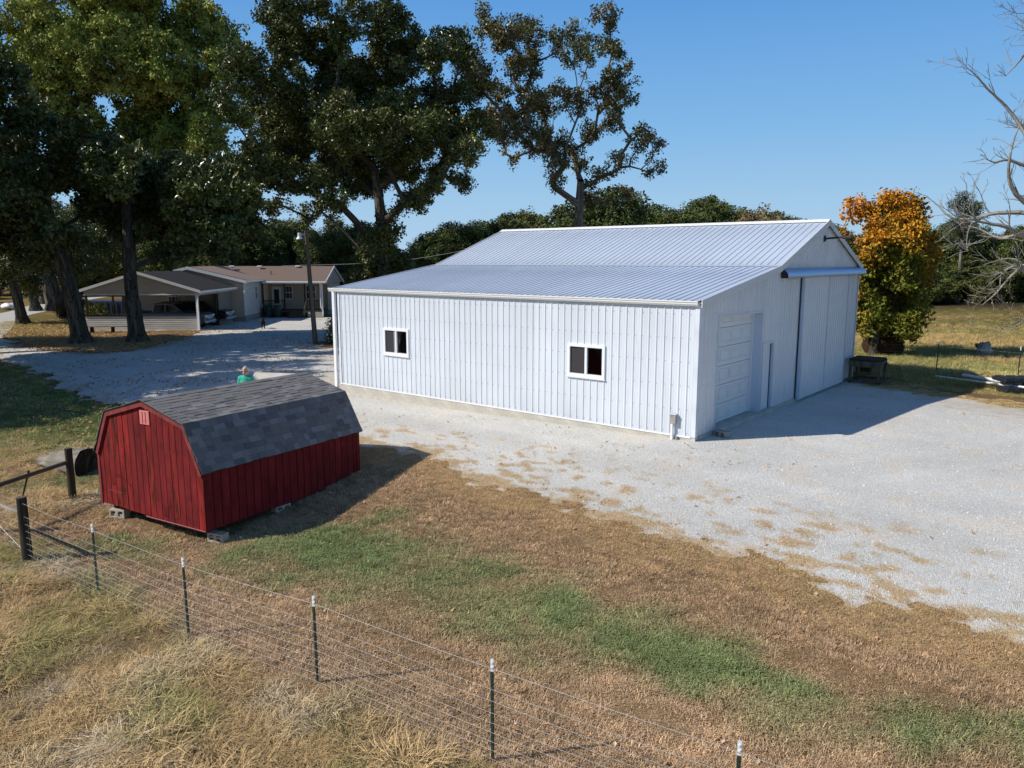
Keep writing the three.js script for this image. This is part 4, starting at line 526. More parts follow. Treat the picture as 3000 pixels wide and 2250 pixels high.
  part('sunglasses', [...[-0.038, 0.038].map((u) => new THREE.SphereGeometry(0.03, 12, 8).scale(1, 0.75, 0.35).translate(u, 1.625, 0.105)), rbox(-0.085, 0.085, 1.632, 1.642, 0.098, 0.108, 0.004), rbox(-0.092, -0.084, 1.625, 1.638, -0.01, 0.105, 0.003), rbox(0.084, 0.092, 1.625, 1.638, -0.01, 0.105, 0.003)], M.dark, man);
  for (const [u, w] of [[-0.1, -0.03], [0.1, -0.13]]) part('shoe', sdfMesh([[u, 0.045, w, 0.052, u, 0.04, w + 0.17, 0.045, 0.9, 1]], [u - 0.1, -0.02, w - 0.1], [u + 0.1, 0.15, w + 0.28], 0.014, 0.02), M.woodDark, man);
}
{
  const d = thing('dog', 'dark brown dog standing on the drive in front of the house', 'dog', [-41.8, ground(-41.8, -14.6), -14.6], CAMYAW + 0.35), fur = mat(0.012, 0.009, 0.008, { roughness: 0.8 });
  const leg = (x, z, hind) => hind ? [[x, 0.46, z, 0.085, x, 0.34, z + 0.07, 0.06], [x, 0.34, z + 0.07, 0.055, x, 0.19, z - 0.06, 0.034], [x, 0.19, z - 0.06, 0.032, x, 0.03, z - 0.02, 0.026], [x, 0.025, z - 0.02, 0.03, x, 0.022, z + 0.04, 0.024]] : [[x, 0.48, z, 0.07, x, 0.3, z - 0.03, 0.045], [x, 0.3, z - 0.03, 0.042, x, 0.03, z, 0.027], [x, 0.025, z, 0.032, x, 0.022, z + 0.05, 0.025]];
  part('body', sdfMesh([[0, 0.52, 0.2, 0.155, 0, 0.54, -0.1, 0.135, 0.85, 1], [0, 0.54, -0.1, 0.135, 0, 0.55, -0.32, 0.115, 0.9, 1], [0, 0.58, 0.28, 0.1, 0, 0.74, 0.42, 0.075], [0, 0.76, 0.45, 0.08, 0, 0.75, 0.5, 0.07], [0, 0.73, 0.53, 0.048, 0, 0.71, 0.62, 0.036], [-0.06, 0.8, 0.43, 0.03, -0.085, 0.71, 0.44, 0.022], [0.06, 0.8, 0.43, 0.03, 0.085, 0.71, 0.44, 0.022], ...leg(-0.09, 0.24), ...leg(0.09, 0.24), ...leg(-0.09, -0.34, 1), ...leg(0.09, -0.34, 1), [0, 0.6, -0.42, 0.03, 0, 0.5, -0.6, 0.018]], [-0.3, -0.02, -0.7], [0.3, 0.95, 0.7], 0.02, 0.04), fur, d);
  part('collar', new THREE.TorusGeometry(0.092, 0.012, 8, 20).rotateX(0.7).translate(0, 0.66, 0.35), mat(0.3, 0.03, 0.03), d); part('nose', new THREE.SphereGeometry(0.018, 8, 6).translate(0, 0.715, 0.655), M.dark, d);
}
// ---------------------------------------------------------------- house with its carport (x along the front, z towards the viewer)
const HOUSE = { x: -44.13, y: -0.48, z: -10.75, turn: 0.727 };
const houseAt = (x, y, z) => V(x, y, z).applyAxisAngle(V(0, 1, 0), HOUSE.turn).add(V(HOUSE.x, HOUSE.y, HOUSE.z));
const at3 = (x, y, z) => { const p = houseAt(x, y, z); return [p.x, p.y, p.z]; };
function lap(w, h, step = 0.2, z = 0) { const pos = []; for (let y = 0; y < h - 0.01; y += step) { const y1 = min(h, y + step), q = [[0, y, z + 0.022], [w, y, z + 0.022], [w, y1, z + 0.004], [0, y1, z + 0.004]]; for (const i of [0, 1, 2, 0, 2, 3]) pos.push(...q[i]); pos.push(0, y, z, w, y, z, w, y, z + 0.022, 0, y, z, w, y, z + 0.022, 0, y, z + 0.022); } const g = rawGeo(pos); g.setAttribute('uv', new THREE.Float32BufferAttribute(pos.flatMap((v, i) => i % 3 === 0 ? [v * 0.4, pos[i + 1] * 0.4] : []), 2)); return g; }
function lapGable(x0, x1, y0, yE, yP, step = 0.2, z = 0) { const pos = [], half = (x1 - x0) / 2, m = (x0 + x1) / 2; for (let y = y0; y < yP - 0.01; y += step) { const y1 = min(yP, y + step), hw = (v) => v < yE ? half : half * (yP - v) / (yP - yE); const a = hw(y), b = hw(y1), q = [[m - a, y, z + 0.022], [m + a, y, z + 0.022], [m + b, y1, z + 0.004], [m - b, y1, z + 0.004]]; for (const i of [0, 1, 2, 0, 2, 3]) pos.push(...q[i]); } const g = rawGeo(pos); g.setAttribute('uv', new THREE.Float32BufferAttribute(pos.flatMap((v, i) => i % 3 === 0 ? [v * 0.4, pos[i + 1] * 0.4] : []), 2)); return g; }
const slab = (pts, x0, x1, t = 0.06) => sweepX([...pts, ...pts.slice().reverse().map(([z, y]) => [z, y - t])], x0, x1);
const slabZ = (pts, z0, z1, t = 0.06) => new THREE.ExtrudeGeometry(new THREE.Shape([...pts, ...pts.slice().reverse().map(([x, y]) => [x, y - t])].map(([x, y]) => new THREE.Vector2(x, y))), { depth: z1 - z0, bevelEnabled: false }).translate(0, 0, z0);
const house = thing('house', 'low cream house with a brown shingle roof, a dark porch and block skirting', 'house', [HOUSE.x, HOUSE.y, HOUSE.z], HOUSE.turn);
{
  const H = house, side = (g, x, z) => g.rotateY(PI / 2).translate(x, 0, z);
  part('wall', side(lap(5.9, 2.85, 0.2).translate(0, 0.5, 0), 1.05, -8.1), M.siding, H);   // wing wall facing the drive
  part('wall', lap(9.2, 2.9).translate(-8.2, 0.4, -8.15), M.sidingTan, H);              // wall at the back of the carport
  part('wall', [lap(5.6, 2.7).translate(1.0, 0.6, -15.6)], M.sidingTan, H);
  part('wall', [side(lap(6.3, 2.65).translate(0, 0.5, 0), 6.5, -15.2), side(lap(13, 2.65).translate(0, 0.5, 0).rotateY(PI), -9, -21.4), lap(15.4, 2.65).rotateY(PI).translate(6.4, 0.5, -21.4)], M.siding, H);
  for (let r = 0; r < 3; r++) for (let i = 0; i < 15; i++) part('skirting_block', box(1.0, 1.062 + 0.004 * hash(i, r), r * 0.18 - 0.04, r * 0.18 + 0.13, -8.1 - (i + 1) * 0.4 + 0.012 + (r % 2) * 0.001, -8.1 - i * 0.4), M.blockGrey, H);
  part('footing', [box(-8.2, 1.0, -0.2, 0.52, -21.4, -8.2), box(1.0, 6.45, -0.2, 0.6, -21.4, -15.65)], M.blockGrey, H);
  part('corner_trim', [box(0.98, 1.1, 0.5, 3.3, -8.2, -8.08), box(0.98, 1.1, 0.5, 3.3, -14.05, -13.93)], M.white, H);
  // roofs
  part('roof', slab([[-12.75, 3.22], [-17, 4.5], [-21.9, 3.0]], -4.6, 6.85, 0.07), M.roofBrown, H);
  part('roof', slabZ([[-8.6, 3.2], [-3.4, 4.5], [1.3, 3.36]], -17, -7.95, 0.07), M.roofBlack, H);
  part('roof', slabZ([[-3.4, 4.51], [1.32, 3.375]], -14.2, -8.5, 0.02).translate(0, 0.012, 0), M.roofBrown, H);
  part('rake_trim', [slabZ([[-8.65, 3.22], [-3.4, 4.53], [1.34, 3.38]], -7.95, -7.9, 0.24)], M.white, H);
  part('gable_wall', lapGable(-8.4, 1.1, 3.1, 3.1, 4.4).translate(0, 0, -8.12), M.sidingTan, H);
  part('fascia', [box(1.26, 1.36, 3.22, 3.37, -14.1, -7.9), box(1.3, 6.9, 3.0, 3.2, -12.76, -12.7)], M.white, H);
  part('gutter', [rbox(1.3, 6.9, 3.06, 3.18, -12.7, -12.58, 0.02), rbox(1.36, 1.47, 3.22, 3.33, -14.1, -8.0, 0.02)], M.white, H);
  part('rake_trim', [sweepX([[-12.7, 3.02], [-12.7, 3.24], [-17, 4.53], [-17, 4.31]], 6.85, 6.9), sweepX([[-17, 4.31], [-17, 4.53], [-21.95, 3.02], [-21.95, 2.8]], 6.85, 6.9)], M.white, H);
  { const g = lapGable(12.9, 21.4, 2.95, 2.95, 4.4); part('gable_wall', g.rotateY(PI / 2).translate(6.75, 0, 0), M.sidingTan, H); }
  for (const [x, z] of [[-2.2, -15.8], [0.2, -16.2], [3.6, -16.6]]) part('roof_vent', [rod(V(x, 3.6 + (16.4 + z) * -0.3 + 0.25, z), V(x, 4.5, z), 0.06, 0.06, 8), rbox(x - 0.22, x + 0.22, 4.42, 4.55, z - 0.2, z + 0.2, 0.05)], M.white, H);
  part('vent_pipe', rod(V(1.6, 3.3, -14.6), V(1.6, 4.1, -14.6), 0.04, 0.04, 8), M.dark, H);
  // wing window
  const win = (x, y, z, w, h, turn, rows = 2) => { const f = part('window', [box(-w / 2, w / 2, 0, 0.06, 0, 0.06), box(-w / 2, w / 2, h - 0.06, h, 0, 0.06), box(-w / 2, -w / 2 + 0.06, 0.06, h - 0.06, 0, 0.06), box(w / 2 - 0.06, w / 2, 0.06, h - 0.06, 0, 0.06), box(-w / 2 + 0.06, w / 2 - 0.06, h / 2 - 0.03, h / 2 + 0.03, 0, 0.055)], M.white, H); f.position.set(x, y, z); f.rotation.y = turn; part('pane', box(-w / 2 + 0.06, w / 2 - 0.06, 0.06, h - 0.06, 0.015, 0.03), new THREE.MeshStandardMaterial({ color: C(0.02, 0.024, 0.028), roughness: 0.08 }), f); for (const c of [-w / 6, w / 6]) part('glazing_bar', box(c - 0.01, c + 0.01, 0.06, h - 0.06, 0.03, 0.045), M.white, f); return f; };
  win(1.08, 1.75, -11.3, 0.75, 1.1, PI / 2); win(4.9, 1.5, -15.56, 0.9, 1.3, 0); win(2.8, 1.5, -15.56, 0.9, 1.2, 0); win(-4.7, 1.5, -8.1, 0.9, 1.2, 0);
  const dr = part('door', box(1.35, 2.2, 0.62, 2.65, -15.58, -15.52), M.white, H); part('pane', box(1.55, 2.0, 1.1, 2.4, -15.52, -15.5), M.dark, dr); part('handle', new THREE.SphereGeometry(0.04, 8, 6).translate(2.12, 1.6, -15.48), M.galv, dr);
  // porch
  part('porch_deck', box(1.05, 6.5, 0.48, 0.6, -15.55, -12.95), M.wood, H);
  for (const x of [1.2, 3.1, 4.9, 6.42]) part('porch_post', box(x - 0.06, x + 0.06, 0.6, 3.0, -13.1, -12.98), x > 6 ? M.white : M.woodDark, H);
  part('downspout', [rod(V(6.35, 3.1, -12.6), V(6.3, 2.7, -12.9), 0.05, 0.05, 8), rod(V(6.3, 2.7, -12.9), V(6.3, 0.9, -12.9), 0.05, 0.05, 8), rod(V(6.3, 0.9, -12.9), V(6.5, 0.6, -12.85), 0.05, 0.05, 8), rod(V(6.5, 0.6, -12.85), V(6.5, 0.0, -12.8), 0.05, 0.05, 8)], M.white, H);
  for (let i = 0; i < 4; i++) part('step', box(3.6, 5.0, 0.46 - (i + 1) * 0.13, 0.5 - i * 0.13 - 0.02, -12.94 + i * 0.28, -12.66 + i * 0.28), M.wood, H);
  for (const [a, b] of [[1.25, 3.05], [5.0, 6.35]]) { part('porch_rail', [box(a, b, 1.45, 1.52, -13.07, -13.0), box(a, b, 0.72, 0.78, -13.07, -13.0)], M.woodDark, H); for (let x = a + 0.1; x < b; x += 0.16) part('baluster', box(x - 0.02, x + 0.02, 0.78, 1.45, -13.05, -13.01), M.woodDark, H); }
  part('handrail', [rod(V(5.05, 1.5, -12.9), V(5.05, 0.75, -11.8), 0.035, 0.035, 6), rod(V(5.05, 0.75, -11.8), V(5.05, 0, -11.8), 0.035, 0.035, 6)], M.wood, H);
  part('skirting', box(5.1, 6.45, 0.0, 0.47, -13.0, -12.95), M.siding, H);
  part('meter', [rbox(1.07, 1.2, 0.85, 1.2, -13.0, -12.75, 0.02), rbox(1.07, 1.16, 1.0, 1.2, -13.5, -13.35, 0.02)], M.galv, H);
}
const carport = thing('carport', 'open carport with a tan gable and a low white wall, joined to the house', 'carport', [HOUSE.x, HOUSE.y, HOUSE.z], HOUSE.turn);
{
  const K = carport;
  part('roof', slabZ([[-8.3, 2.88], [-3.95, 4.22], [0.4, 2.88]], -8.1, 0.25, 0.07), M.roofBlack, K);
  part('gable_wall', lapGable(-7.9, 0.0, 2.6, 2.95, 4.1, 0.15), M.sidingTan, K); part('gable_trim', box(-7.95, 0.05, 2.56, 2.62, -0.02, 0.04), M.cream, K);
  part('rake_trim', slabZ([[-8.34, 2.9], [-3.95, 4.25], [0.44, 2.9]], 0.25, 0.29, 0.2), M.cream, K);
  part('fascia', box(0.36, 0.42, 2.66, 2.86, -8.1, 0.25), M.white, K); part('beam', [box(-0.12, 0.02, 2.5, 2.8, -8.0, -0.02), box(-7.9, -7.78, 2.5, 2.8, -8.0, -0.02)], M.sidingTan, K); part('gutter', rbox(0.42, 0.53, 2.72, 2.83, -8.1, 0.28, 0.02), M.white, K);
  part('low_wall', [lap(7.9, 1.02, 0.15).translate(-7.9, 0.02, -0.02), box(-7.9, 0, 0.0, 1.02, -0.16, -0.02)], M.siding, K); part('wall_cap', box(-7.95, 0.05, 1.04, 1.08, -0.2, 0.04), M.woodDark, K);
  part('post', [box(-0.02, 0.1, 0, 2.7, -0.07, 0.05)], M.white, K); part('downspout', [rod(V(0.46, 2.75, 0.15), V(0.16, 2.5, 0.1), 0.045, 0.045, 8), rod(V(0.16, 2.5, 0.1), V(0.16, 0.05, 0.1), 0.045, 0.045, 8)], M.white, K);
  for (const [x, z] of [[-0.05, -4.2], [-7.8, -4.2], [-7.8, -0.1]]) part('post', box(x - 0.06, x + 0.06, 0, 2.6, z - 0.06, z + 0.06), M.woodDark, K);
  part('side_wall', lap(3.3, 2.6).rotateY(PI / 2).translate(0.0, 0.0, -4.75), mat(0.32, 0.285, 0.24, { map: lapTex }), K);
}
// ---------------------------------------------------------------- vehicles under the carport
function vehicle(name, label, cat, pos, turn, paint, bed) {
  const t = thing(name, label, cat, pos, turn), sh = (p) => new THREE.Shape(p.map(([x, y]) => new THREE.Vector2(x, y))), ex = (p, w, b = 0.05) => new THREE.ExtrudeGeometry(sh(p), { depth: w - 2 * b, bevelEnabled: true, bevelThickness: b, bevelSize: b, bevelOffset: -b, bevelSegments: 3 }).translate(0, 0, -w / 2 + b);
  const arch = (cx, r) => { const o = []; for (let i = 8; i >= 0; i--) { const a = i / 8 * PI; o.push([cx - cos(a) * -r, 0.42 + sin(a) * r]); } return o; };
  const low = [[-2.75, 0.55], ...arch(-1.75, 0.44), ...arch(1.75, 0.44), [2.65, 0.5], [2.72, 0.75], [2.68, 1.02], [2.5, 1.14], [1.05, 1.22], [-2.75, 1.2]];
  part('body', ex(low, 1.96, 0.07), paint, t);
  const roofPts = bed ? [[1.05, 1.2], [0.35, 1.84], [-0.1, 1.9], [-1.0, 1.88], [-1.22, 1.2]] : [[1.05, 1.2], [0.35, 1.76], [-0.2, 1.84], [-2.3, 1.8], [-2.7, 1.2]];
  part('cab', ex(roofPts, 1.72, 0.06), paint, t);
  const gl = M.carGlass ??= new THREE.MeshStandardMaterial({ color: C(0.012, 0.014, 0.016), roughness: 0.05 });
  for (const s of [-1, 1]) { const q = bed ? [[[0.85, 1.26], [0.33, 1.74], [-0.15, 1.8], [-0.2, 1.26]], [[-0.28, 1.26], [-0.23, 1.8], [-0.95, 1.79], [-1.1, 1.26]]] : [[[0.85, 1.24], [0.33, 1.68], [-0.3, 1.75], [-0.35, 1.24]], [[-0.45, 1.24], [-0.4, 1.75], [-2.15, 1.72], [-2.45, 1.24]]]; for (const w of q) part('window', new THREE.ExtrudeGeometry(sh(w), { depth: 0.012, bevelEnabled: false }).translate(0, 0, s > 0 ? 0.855 : -0.867), gl, t); part('mirror', rbox(0.72, 0.86, 1.18, 1.38, s > 0 ? 0.94 : -1.14, s > 0 ? 1.14 : -0.94, 0.04), M.dark, t); }
  { const g = new THREE.BoxGeometry(0.012, 0.8, 1.5); part('windscreen', g.rotateZ(0.83).translate(0.735, 1.53, 0), gl, t); }
  for (const s of [-1, 1]) for (const x of [-1.75, 1.75]) { const w = part('wheel', new THREE.TorusGeometry(0.29, 0.11, 12, 28).translate(x, 0.4, s * 0.86), M.dark, t); part('rim', [new THREE.CylinderGeometry(0.24, 0.24, 0.14, 20).rotateX(PI / 2).translate(x, 0.4, s * 0.88)], M.galv, w); }
  for (const s of [-1, 1]) part('headlight', rbox(2.58, 2.74, 0.84, 1.02, s > 0 ? 0.55 : -0.92, s > 0 ? 0.92 : -0.55, 0.03), M.white, t);
  part('grille', rbox(2.66, 2.75, 0.7, 1.0, -0.52, 0.52, 0.02), M.galv, t); part('bumper', rbox(2.6, 2.86, 0.44, 0.62, -0.95, 0.95, 0.05), M.galv, t);
  if (bed) part('bed_box', [box(-2.7, -1.25, 1.21, 1.26, -0.95, -0.88), box(-2.7, -1.25, 1.21, 1.26, 0.88, 0.95), box(-2.72, -2.66, 1.21, 1.26, -0.88, 0.88)], M.dark, t);
  return t;
}
vehicle('pickup_truck', 'grey pickup truck parked behind the low white carport wall', 'pickup truck', at3(-2.45, 0.02, -1.9), HOUSE.turn, mat(0.16, 0.17, 0.19, { roughness: 0.28, metalness: 0.5 }), true);
vehicle('parked_car', 'dark estate car parked in the inner carport bay behind the grey pickup', 'car', at3(-2.1, 0.02, -5.6), HOUSE.turn, mat(0.03, 0.032, 0.036, { roughness: 0.22, metalness: 0.3 }), false);
{
  const R = rng(77);   // firewood on the low wall
  for (let i = 0; i < 11; i++) { const t = thing('split_log', 'split firewood log lying in the row on the low carport wall', 'firewood', at3(-7.6 + i * 0.27, 1.15, -0.1), HOUSE.turn + (R() - 0.5) * 0.6, 'firewood on the carport wall'); part('bark', new THREE.CylinderGeometry(0.06 + R() * 0.03, 0.08, 0.3, 9).rotateZ(PI / 2 + (R() - 0.5) * 0.2), M.barkDark, t); part('cut_end', new THREE.CylinderGeometry(0.055, 0.055, 0.004, 9).rotateZ(PI / 2).translate(0.153, 0, 0), M.woodPale, t); }
  const b = thing('garden_bench', 'weathered plank bench under the two large trunks', 'bench', at3(-5.2, 0, 1.8), HOUSE.turn + 0.05); for (let i = 0; i < 3; i++) part('seat_plank', rbox(-1.9, 1.9, 0.44, 0.48, -0.25 + i * 0.17, -0.09 + i * 0.17, 0.008), M.wood, b); for (const x of [-1.4, 0, 1.4]) part('leg', [box(x - 0.05, x + 0.05, 0, 0.438, -0.2, -0.1), box(x - 0.05, x + 0.05, 0, 0.438, 0.1, 0.2), box(x - 0.04, x + 0.04, 0.35, 0.43, -0.1, 0.1)], M.woodDark, b);
  const bin = (l, x, z) => { const t = thing('wheelie_bin', l, 'rubbish bin', at3(x, 0, z), HOUSE.turn + 0.3), m = M.binGreen ??= mat(0.012, 0.045, 0.035, { roughness: 0.5 }); const g = new THREE.CylinderGeometry(0.42, 0.34, 0.95, 4).rotateY(PI / 4).translate(0, 0.56, 0); part('tub', g, m, t); part('lid', rbox(-0.33, 0.33, 1.04, 1.12, -0.34, 0.34, 0.03), m, t); part('handle', rod(V(-0.28, 1.0, -0.36), V(0.28, 1.0, -0.36), 0.02, 0.02, 8), m, t); for (const s of [-0.26, 0.26]) part('wheel', new THREE.CylinderGeometry(0.1, 0.1, 0.06, 14).rotateZ(PI / 2).translate(s, 0.1, -0.3), M.dark, t); };
  bin('green wheeled rubbish bin closer to the wing wall of the house', 1.75, -12.5); bin('green wheeled rubbish bin closer to the porch steps', 2.55, -12.5);
}
// ---------------------------------------------------------------- poles, red outbuilding
function pole(label, x, z, h, r, lamp) {
  const t = thing(lamp ? 'lamp_pole' : 'utility_pole', label, lamp ? 'lamp pole' : 'utility pole', [x, ground(x, z), z], CAMYAW); part('pole', new THREE.CylinderGeometry(r * 0.62, r, h + 0.4, 14).translate(0, h / 2 - 0.2, 0), M.wood, t);
  if (lamp) { part('lamp_arm', rod(V(0, h - 0.25, 0), V(-0.25, h - 0.15, 0.35), 0.03, 0.03, 8), M.galv, t); part('lamp_head', [new THREE.CylinderGeometry(0.1, 0.13, 0.22, 14).translate(-0.28, h - 0.22, 0.4), new THREE.CylinderGeometry(0.12, 0.24, 0.16, 16).translate(-0.28, h - 0.4, 0.4)], M.galv, t); } else { part('crossarm', box(-0.7, 0.7, h - 0.62, h - 0.52, 0.06, 0.14), M.woodPale, t); for (const c of [-0.6, 0.6]) part('insulator', new THREE.CylinderGeometry(0.035, 0.05, 0.12, 8).translate(c, h - 0.46, 0.1), M.galv, t); }
  return t;
}
pole('leaning grey wooden pole with a yard lamp beside the drive', -29.6, -10.2, 6.75, 0.16, true).rotation.z = 0.045;
pole('thin wooden utility pole with a crossarm beyond the house', -38, -40, 7.5, 0.15, false);
{ const a = V(-38, ground(-38, -40) + 6.9, -40), b = houseAt(2, 4.5, -17), c = new THREE.CatmullRomCurve3([a, a.clone().lerp(b, 0.5).add(V(0, -0.7, 0)), b]); tag(part('power_line', new THREE.TubeGeometry(c, 24, 0.02, 5), M.galv, scene), 'grey power line drooping from the utility pole to the house roof', 'power line'); }
{   // red shed whose white roof edge shows past the barn corner
  const t = thing('red_outbuilding', 'small red outbuilding with a white roof edge, half hidden by the metal building', 'outbuilding', [-28.6, ground(-28.6, -15.9), -15.9], CAMYAW - 0.05), W = 1.6;
  for (let i = 0; i < 16; i++) { const a = i * 0.2, m = a + 0.1, top = min(1.15 + (m < W ? m : 2 * W - m) * 1.15, 3); part('board', box(a + 0.006, a + 0.194, 0, top - 0.06, 0, 0.02), M.red, t); } part('core', new THREE.ExtrudeGeometry(new THREE.Shape([[0.02, 0], [3.18, 0], [3.18, 1.1], [W, 2.85], [0.02, 1.1]].map(([x, y]) => new THREE.Vector2(x, y))), { depth: 3, bevelEnabled: false }).translate(0, 0, -3.005), M.red, t);
  part('roof', slabZ([[-0.3, 0.85], [W, 3.1], [2 * W + 0.3, 0.85]], -3.2, 0.1, 0.08), M.roofBlack, t); part('rake_trim', slabZ([[-0.33, 0.82], [W, 3.12], [2 * W + 0.33, 0.82]], 0.1, 0.14, 0.26), M.white, t);
}
{   // things glimpsed among the far trees
  const g = houseAt(-12.5, 0, -14); const t = thing('blue_container', 'dark blue metal container seen under the carport beyond the lawn', 'container', [g.x, ground(g.x, g.z), g.z], HOUSE.turn); part('hull', rbox(-2, 2, 0.1, 1.5, -0.9, 0.9, 0.04), mat(0.03, 0.045, 0.09, { roughness: 0.5 }), t); for (let i = 0; i < 9; i++) part('rib', box(-1.9 + i * 0.45, -1.78 + i * 0.45, 0.2, 1.4, 0.9, 0.95), mat(0.03, 0.045, 0.09, { roughness: 0.5 }), t);
  const bag = new THREE.SphereGeometry(0.7, 20, 12), p = bag.attributes.position; for (let i = 0; i < p.count; i++) p.setXYZ(i, p.getX(i) * 1.5, max(-0.3, p.getY(i)) * 0.6 + (noise(p.getX(i) * 4, p.getZ(i) * 4) - 0.5) * 0.2, p.getZ(i)); bag.computeVertexNormals(); tag(part('white_tarp', bag.translate(-82, ground(-82, -11) + 0.3, -11), M.white, scene), 'small white tarp bundle beside the far lane', 'tarp');
  const w = thing('derelict_truck', 'rusty red derelict truck in the weeds past the lane', 'derelict truck', [-100, ground(-100, -13), -13], 0.9); const rust = mat(0.16, 0.05, 0.035, { roughness: 0.9 }); part('cab', rbox(-1, 1.2, 0.9, 2.7, -1, 1, 0.25), rust, w); part('bonnet', rbox(1.2, 3, 0.8, 1.7, -0.9, 0.9, 0.2), rust, w); part('flatbed', rbox(-4.4, -1.05, 0.8, 1.15, -1.1, 1.1, 0.05), rust, w); part('window', box(-0.7, 0.9, 1.8, 2.4, -1.02, 1.02), M.dark, w); for (const x of [-3.4, 2]) for (const s of [-0.95, 0.95]) part('wheel', new THREE.TorusGeometry(0.35, 0.14, 10, 20).translate(x, 0.48, s), M.dark, w);
}
// ---------------------------------------------------------------- trees
function leafClump(n, R0, size, seed) {   // a spray of folded leaves
  const R = rng(seed), pos = [], q = new THREE.Quaternion(), e = new THREE.Euler(), P = [V(-0.5, 0, 0), V(0, 0.08, -0.3), V(0.55, -0.04, 0), V(0, 0.08, 0.3)];
  for (let i = 0; i < n; i++) { const r = R0 * Math.cbrt(R()), th = R() * 2 * PI, ph = Math.acos(2 * R() - 1), c = V(sin(ph) * cos(th), cos(ph) * 0.8, sin(ph) * sin(th)).multiplyScalar(r), s = size * (0.6 + 0.7 * R()); q.setFromEuler(e.set((R() - 0.5) * 1.9, R() * 6.28, (R() - 0.5) * 1.9)); const p = P.map((v) => v.clone().multiplyScalar(s).applyQuaternion(q).add(c)); for (const k of [0, 1, 2, 0, 2, 3]) pos.push(p[k].x, p[k].y, p[k].z); }
  return rawGeo(pos);
}
const CL = { big: leafClump(18, 0.46, 0.30, 1), mid: leafClump(18, 0.4, 0.225, 2), lacy: leafClump(16, 0.36, 0.2, 8), far: leafClump(20, 0.75, 0.36, 3), maple: leafClump(18, 0.36, 0.2, 4), cedar: leafClump(26, 0.6, 0.22, 5), bush: leafClump(22, 0.22, 0.09, 6) };
const leafMat = new THREE.MeshPhysicalMaterial({ color: 0xffffff, roughness: 0.36, specularIntensity: 0.8 }), leafDull = new THREE.MeshPhysicalMaterial({ color: 0xffffff, roughness: 0.6, specularIntensity: 0.3 });
function branchGeo(nodes, sides) {   // nodes: {p, parent, r}
  const pos = [], uv = [], nor = [], a = V(), x = V(), y = V();
  const ring = (n, d) => { x.set(d.z, 0.31, -d.x).cross(d).normalize(); y.crossVectors(d, x); const o = []; for (let i = 0; i <= sides; i++) { const t = i / sides * 2 * PI, c = cos(t), s = sin(t); o.push([n.p.x + (x.x * c + y.x * s) * n.r, n.p.y + (x.y * c + y.y * s) * n.r, n.p.z + (x.z * c + y.z * s) * n.r, x.x * c + y.x * s, x.y * c + y.y * s, x.z * c + y.z * s]); } return o; };
  for (const n of nodes) {
    if (!n.parent) continue; const m = n.parent; a.subVectors(n.p, m.p); const len = a.length(); if (len < 1e-4) continue; a.divideScalar(len);
    const base = { p: m.p, r: min(m.r, n.first ? n.r * 1.35 : m.r) }, A = ring(base, a), B = ring(n, a);
    for (let i = 0; i < sides; i++) for (const [q, u, v] of [[A[i], i, 0], [A[i + 1], i + 1, 0], [B[i + 1], i + 1, len], [A[i], i, 0], [B[i + 1], i + 1, len], [B[i], i, len]]) { pos.push(q[0], q[1], q[2]); nor.push(q[3], q[4], q[5]); uv.push(u / sides * 2, (m.p.y + v) * 0.5); }
  }
  const g = new THREE.BufferGeometry(); g.setAttribute('position', new THREE.Float32BufferAttribute(pos, 3)); g.setAttribute('normal', new THREE.Float32BufferAttribute(nor, 3)); g.setAttribute('uv', new THREE.Float32BufferAttribute(uv, 2)); return g;
}
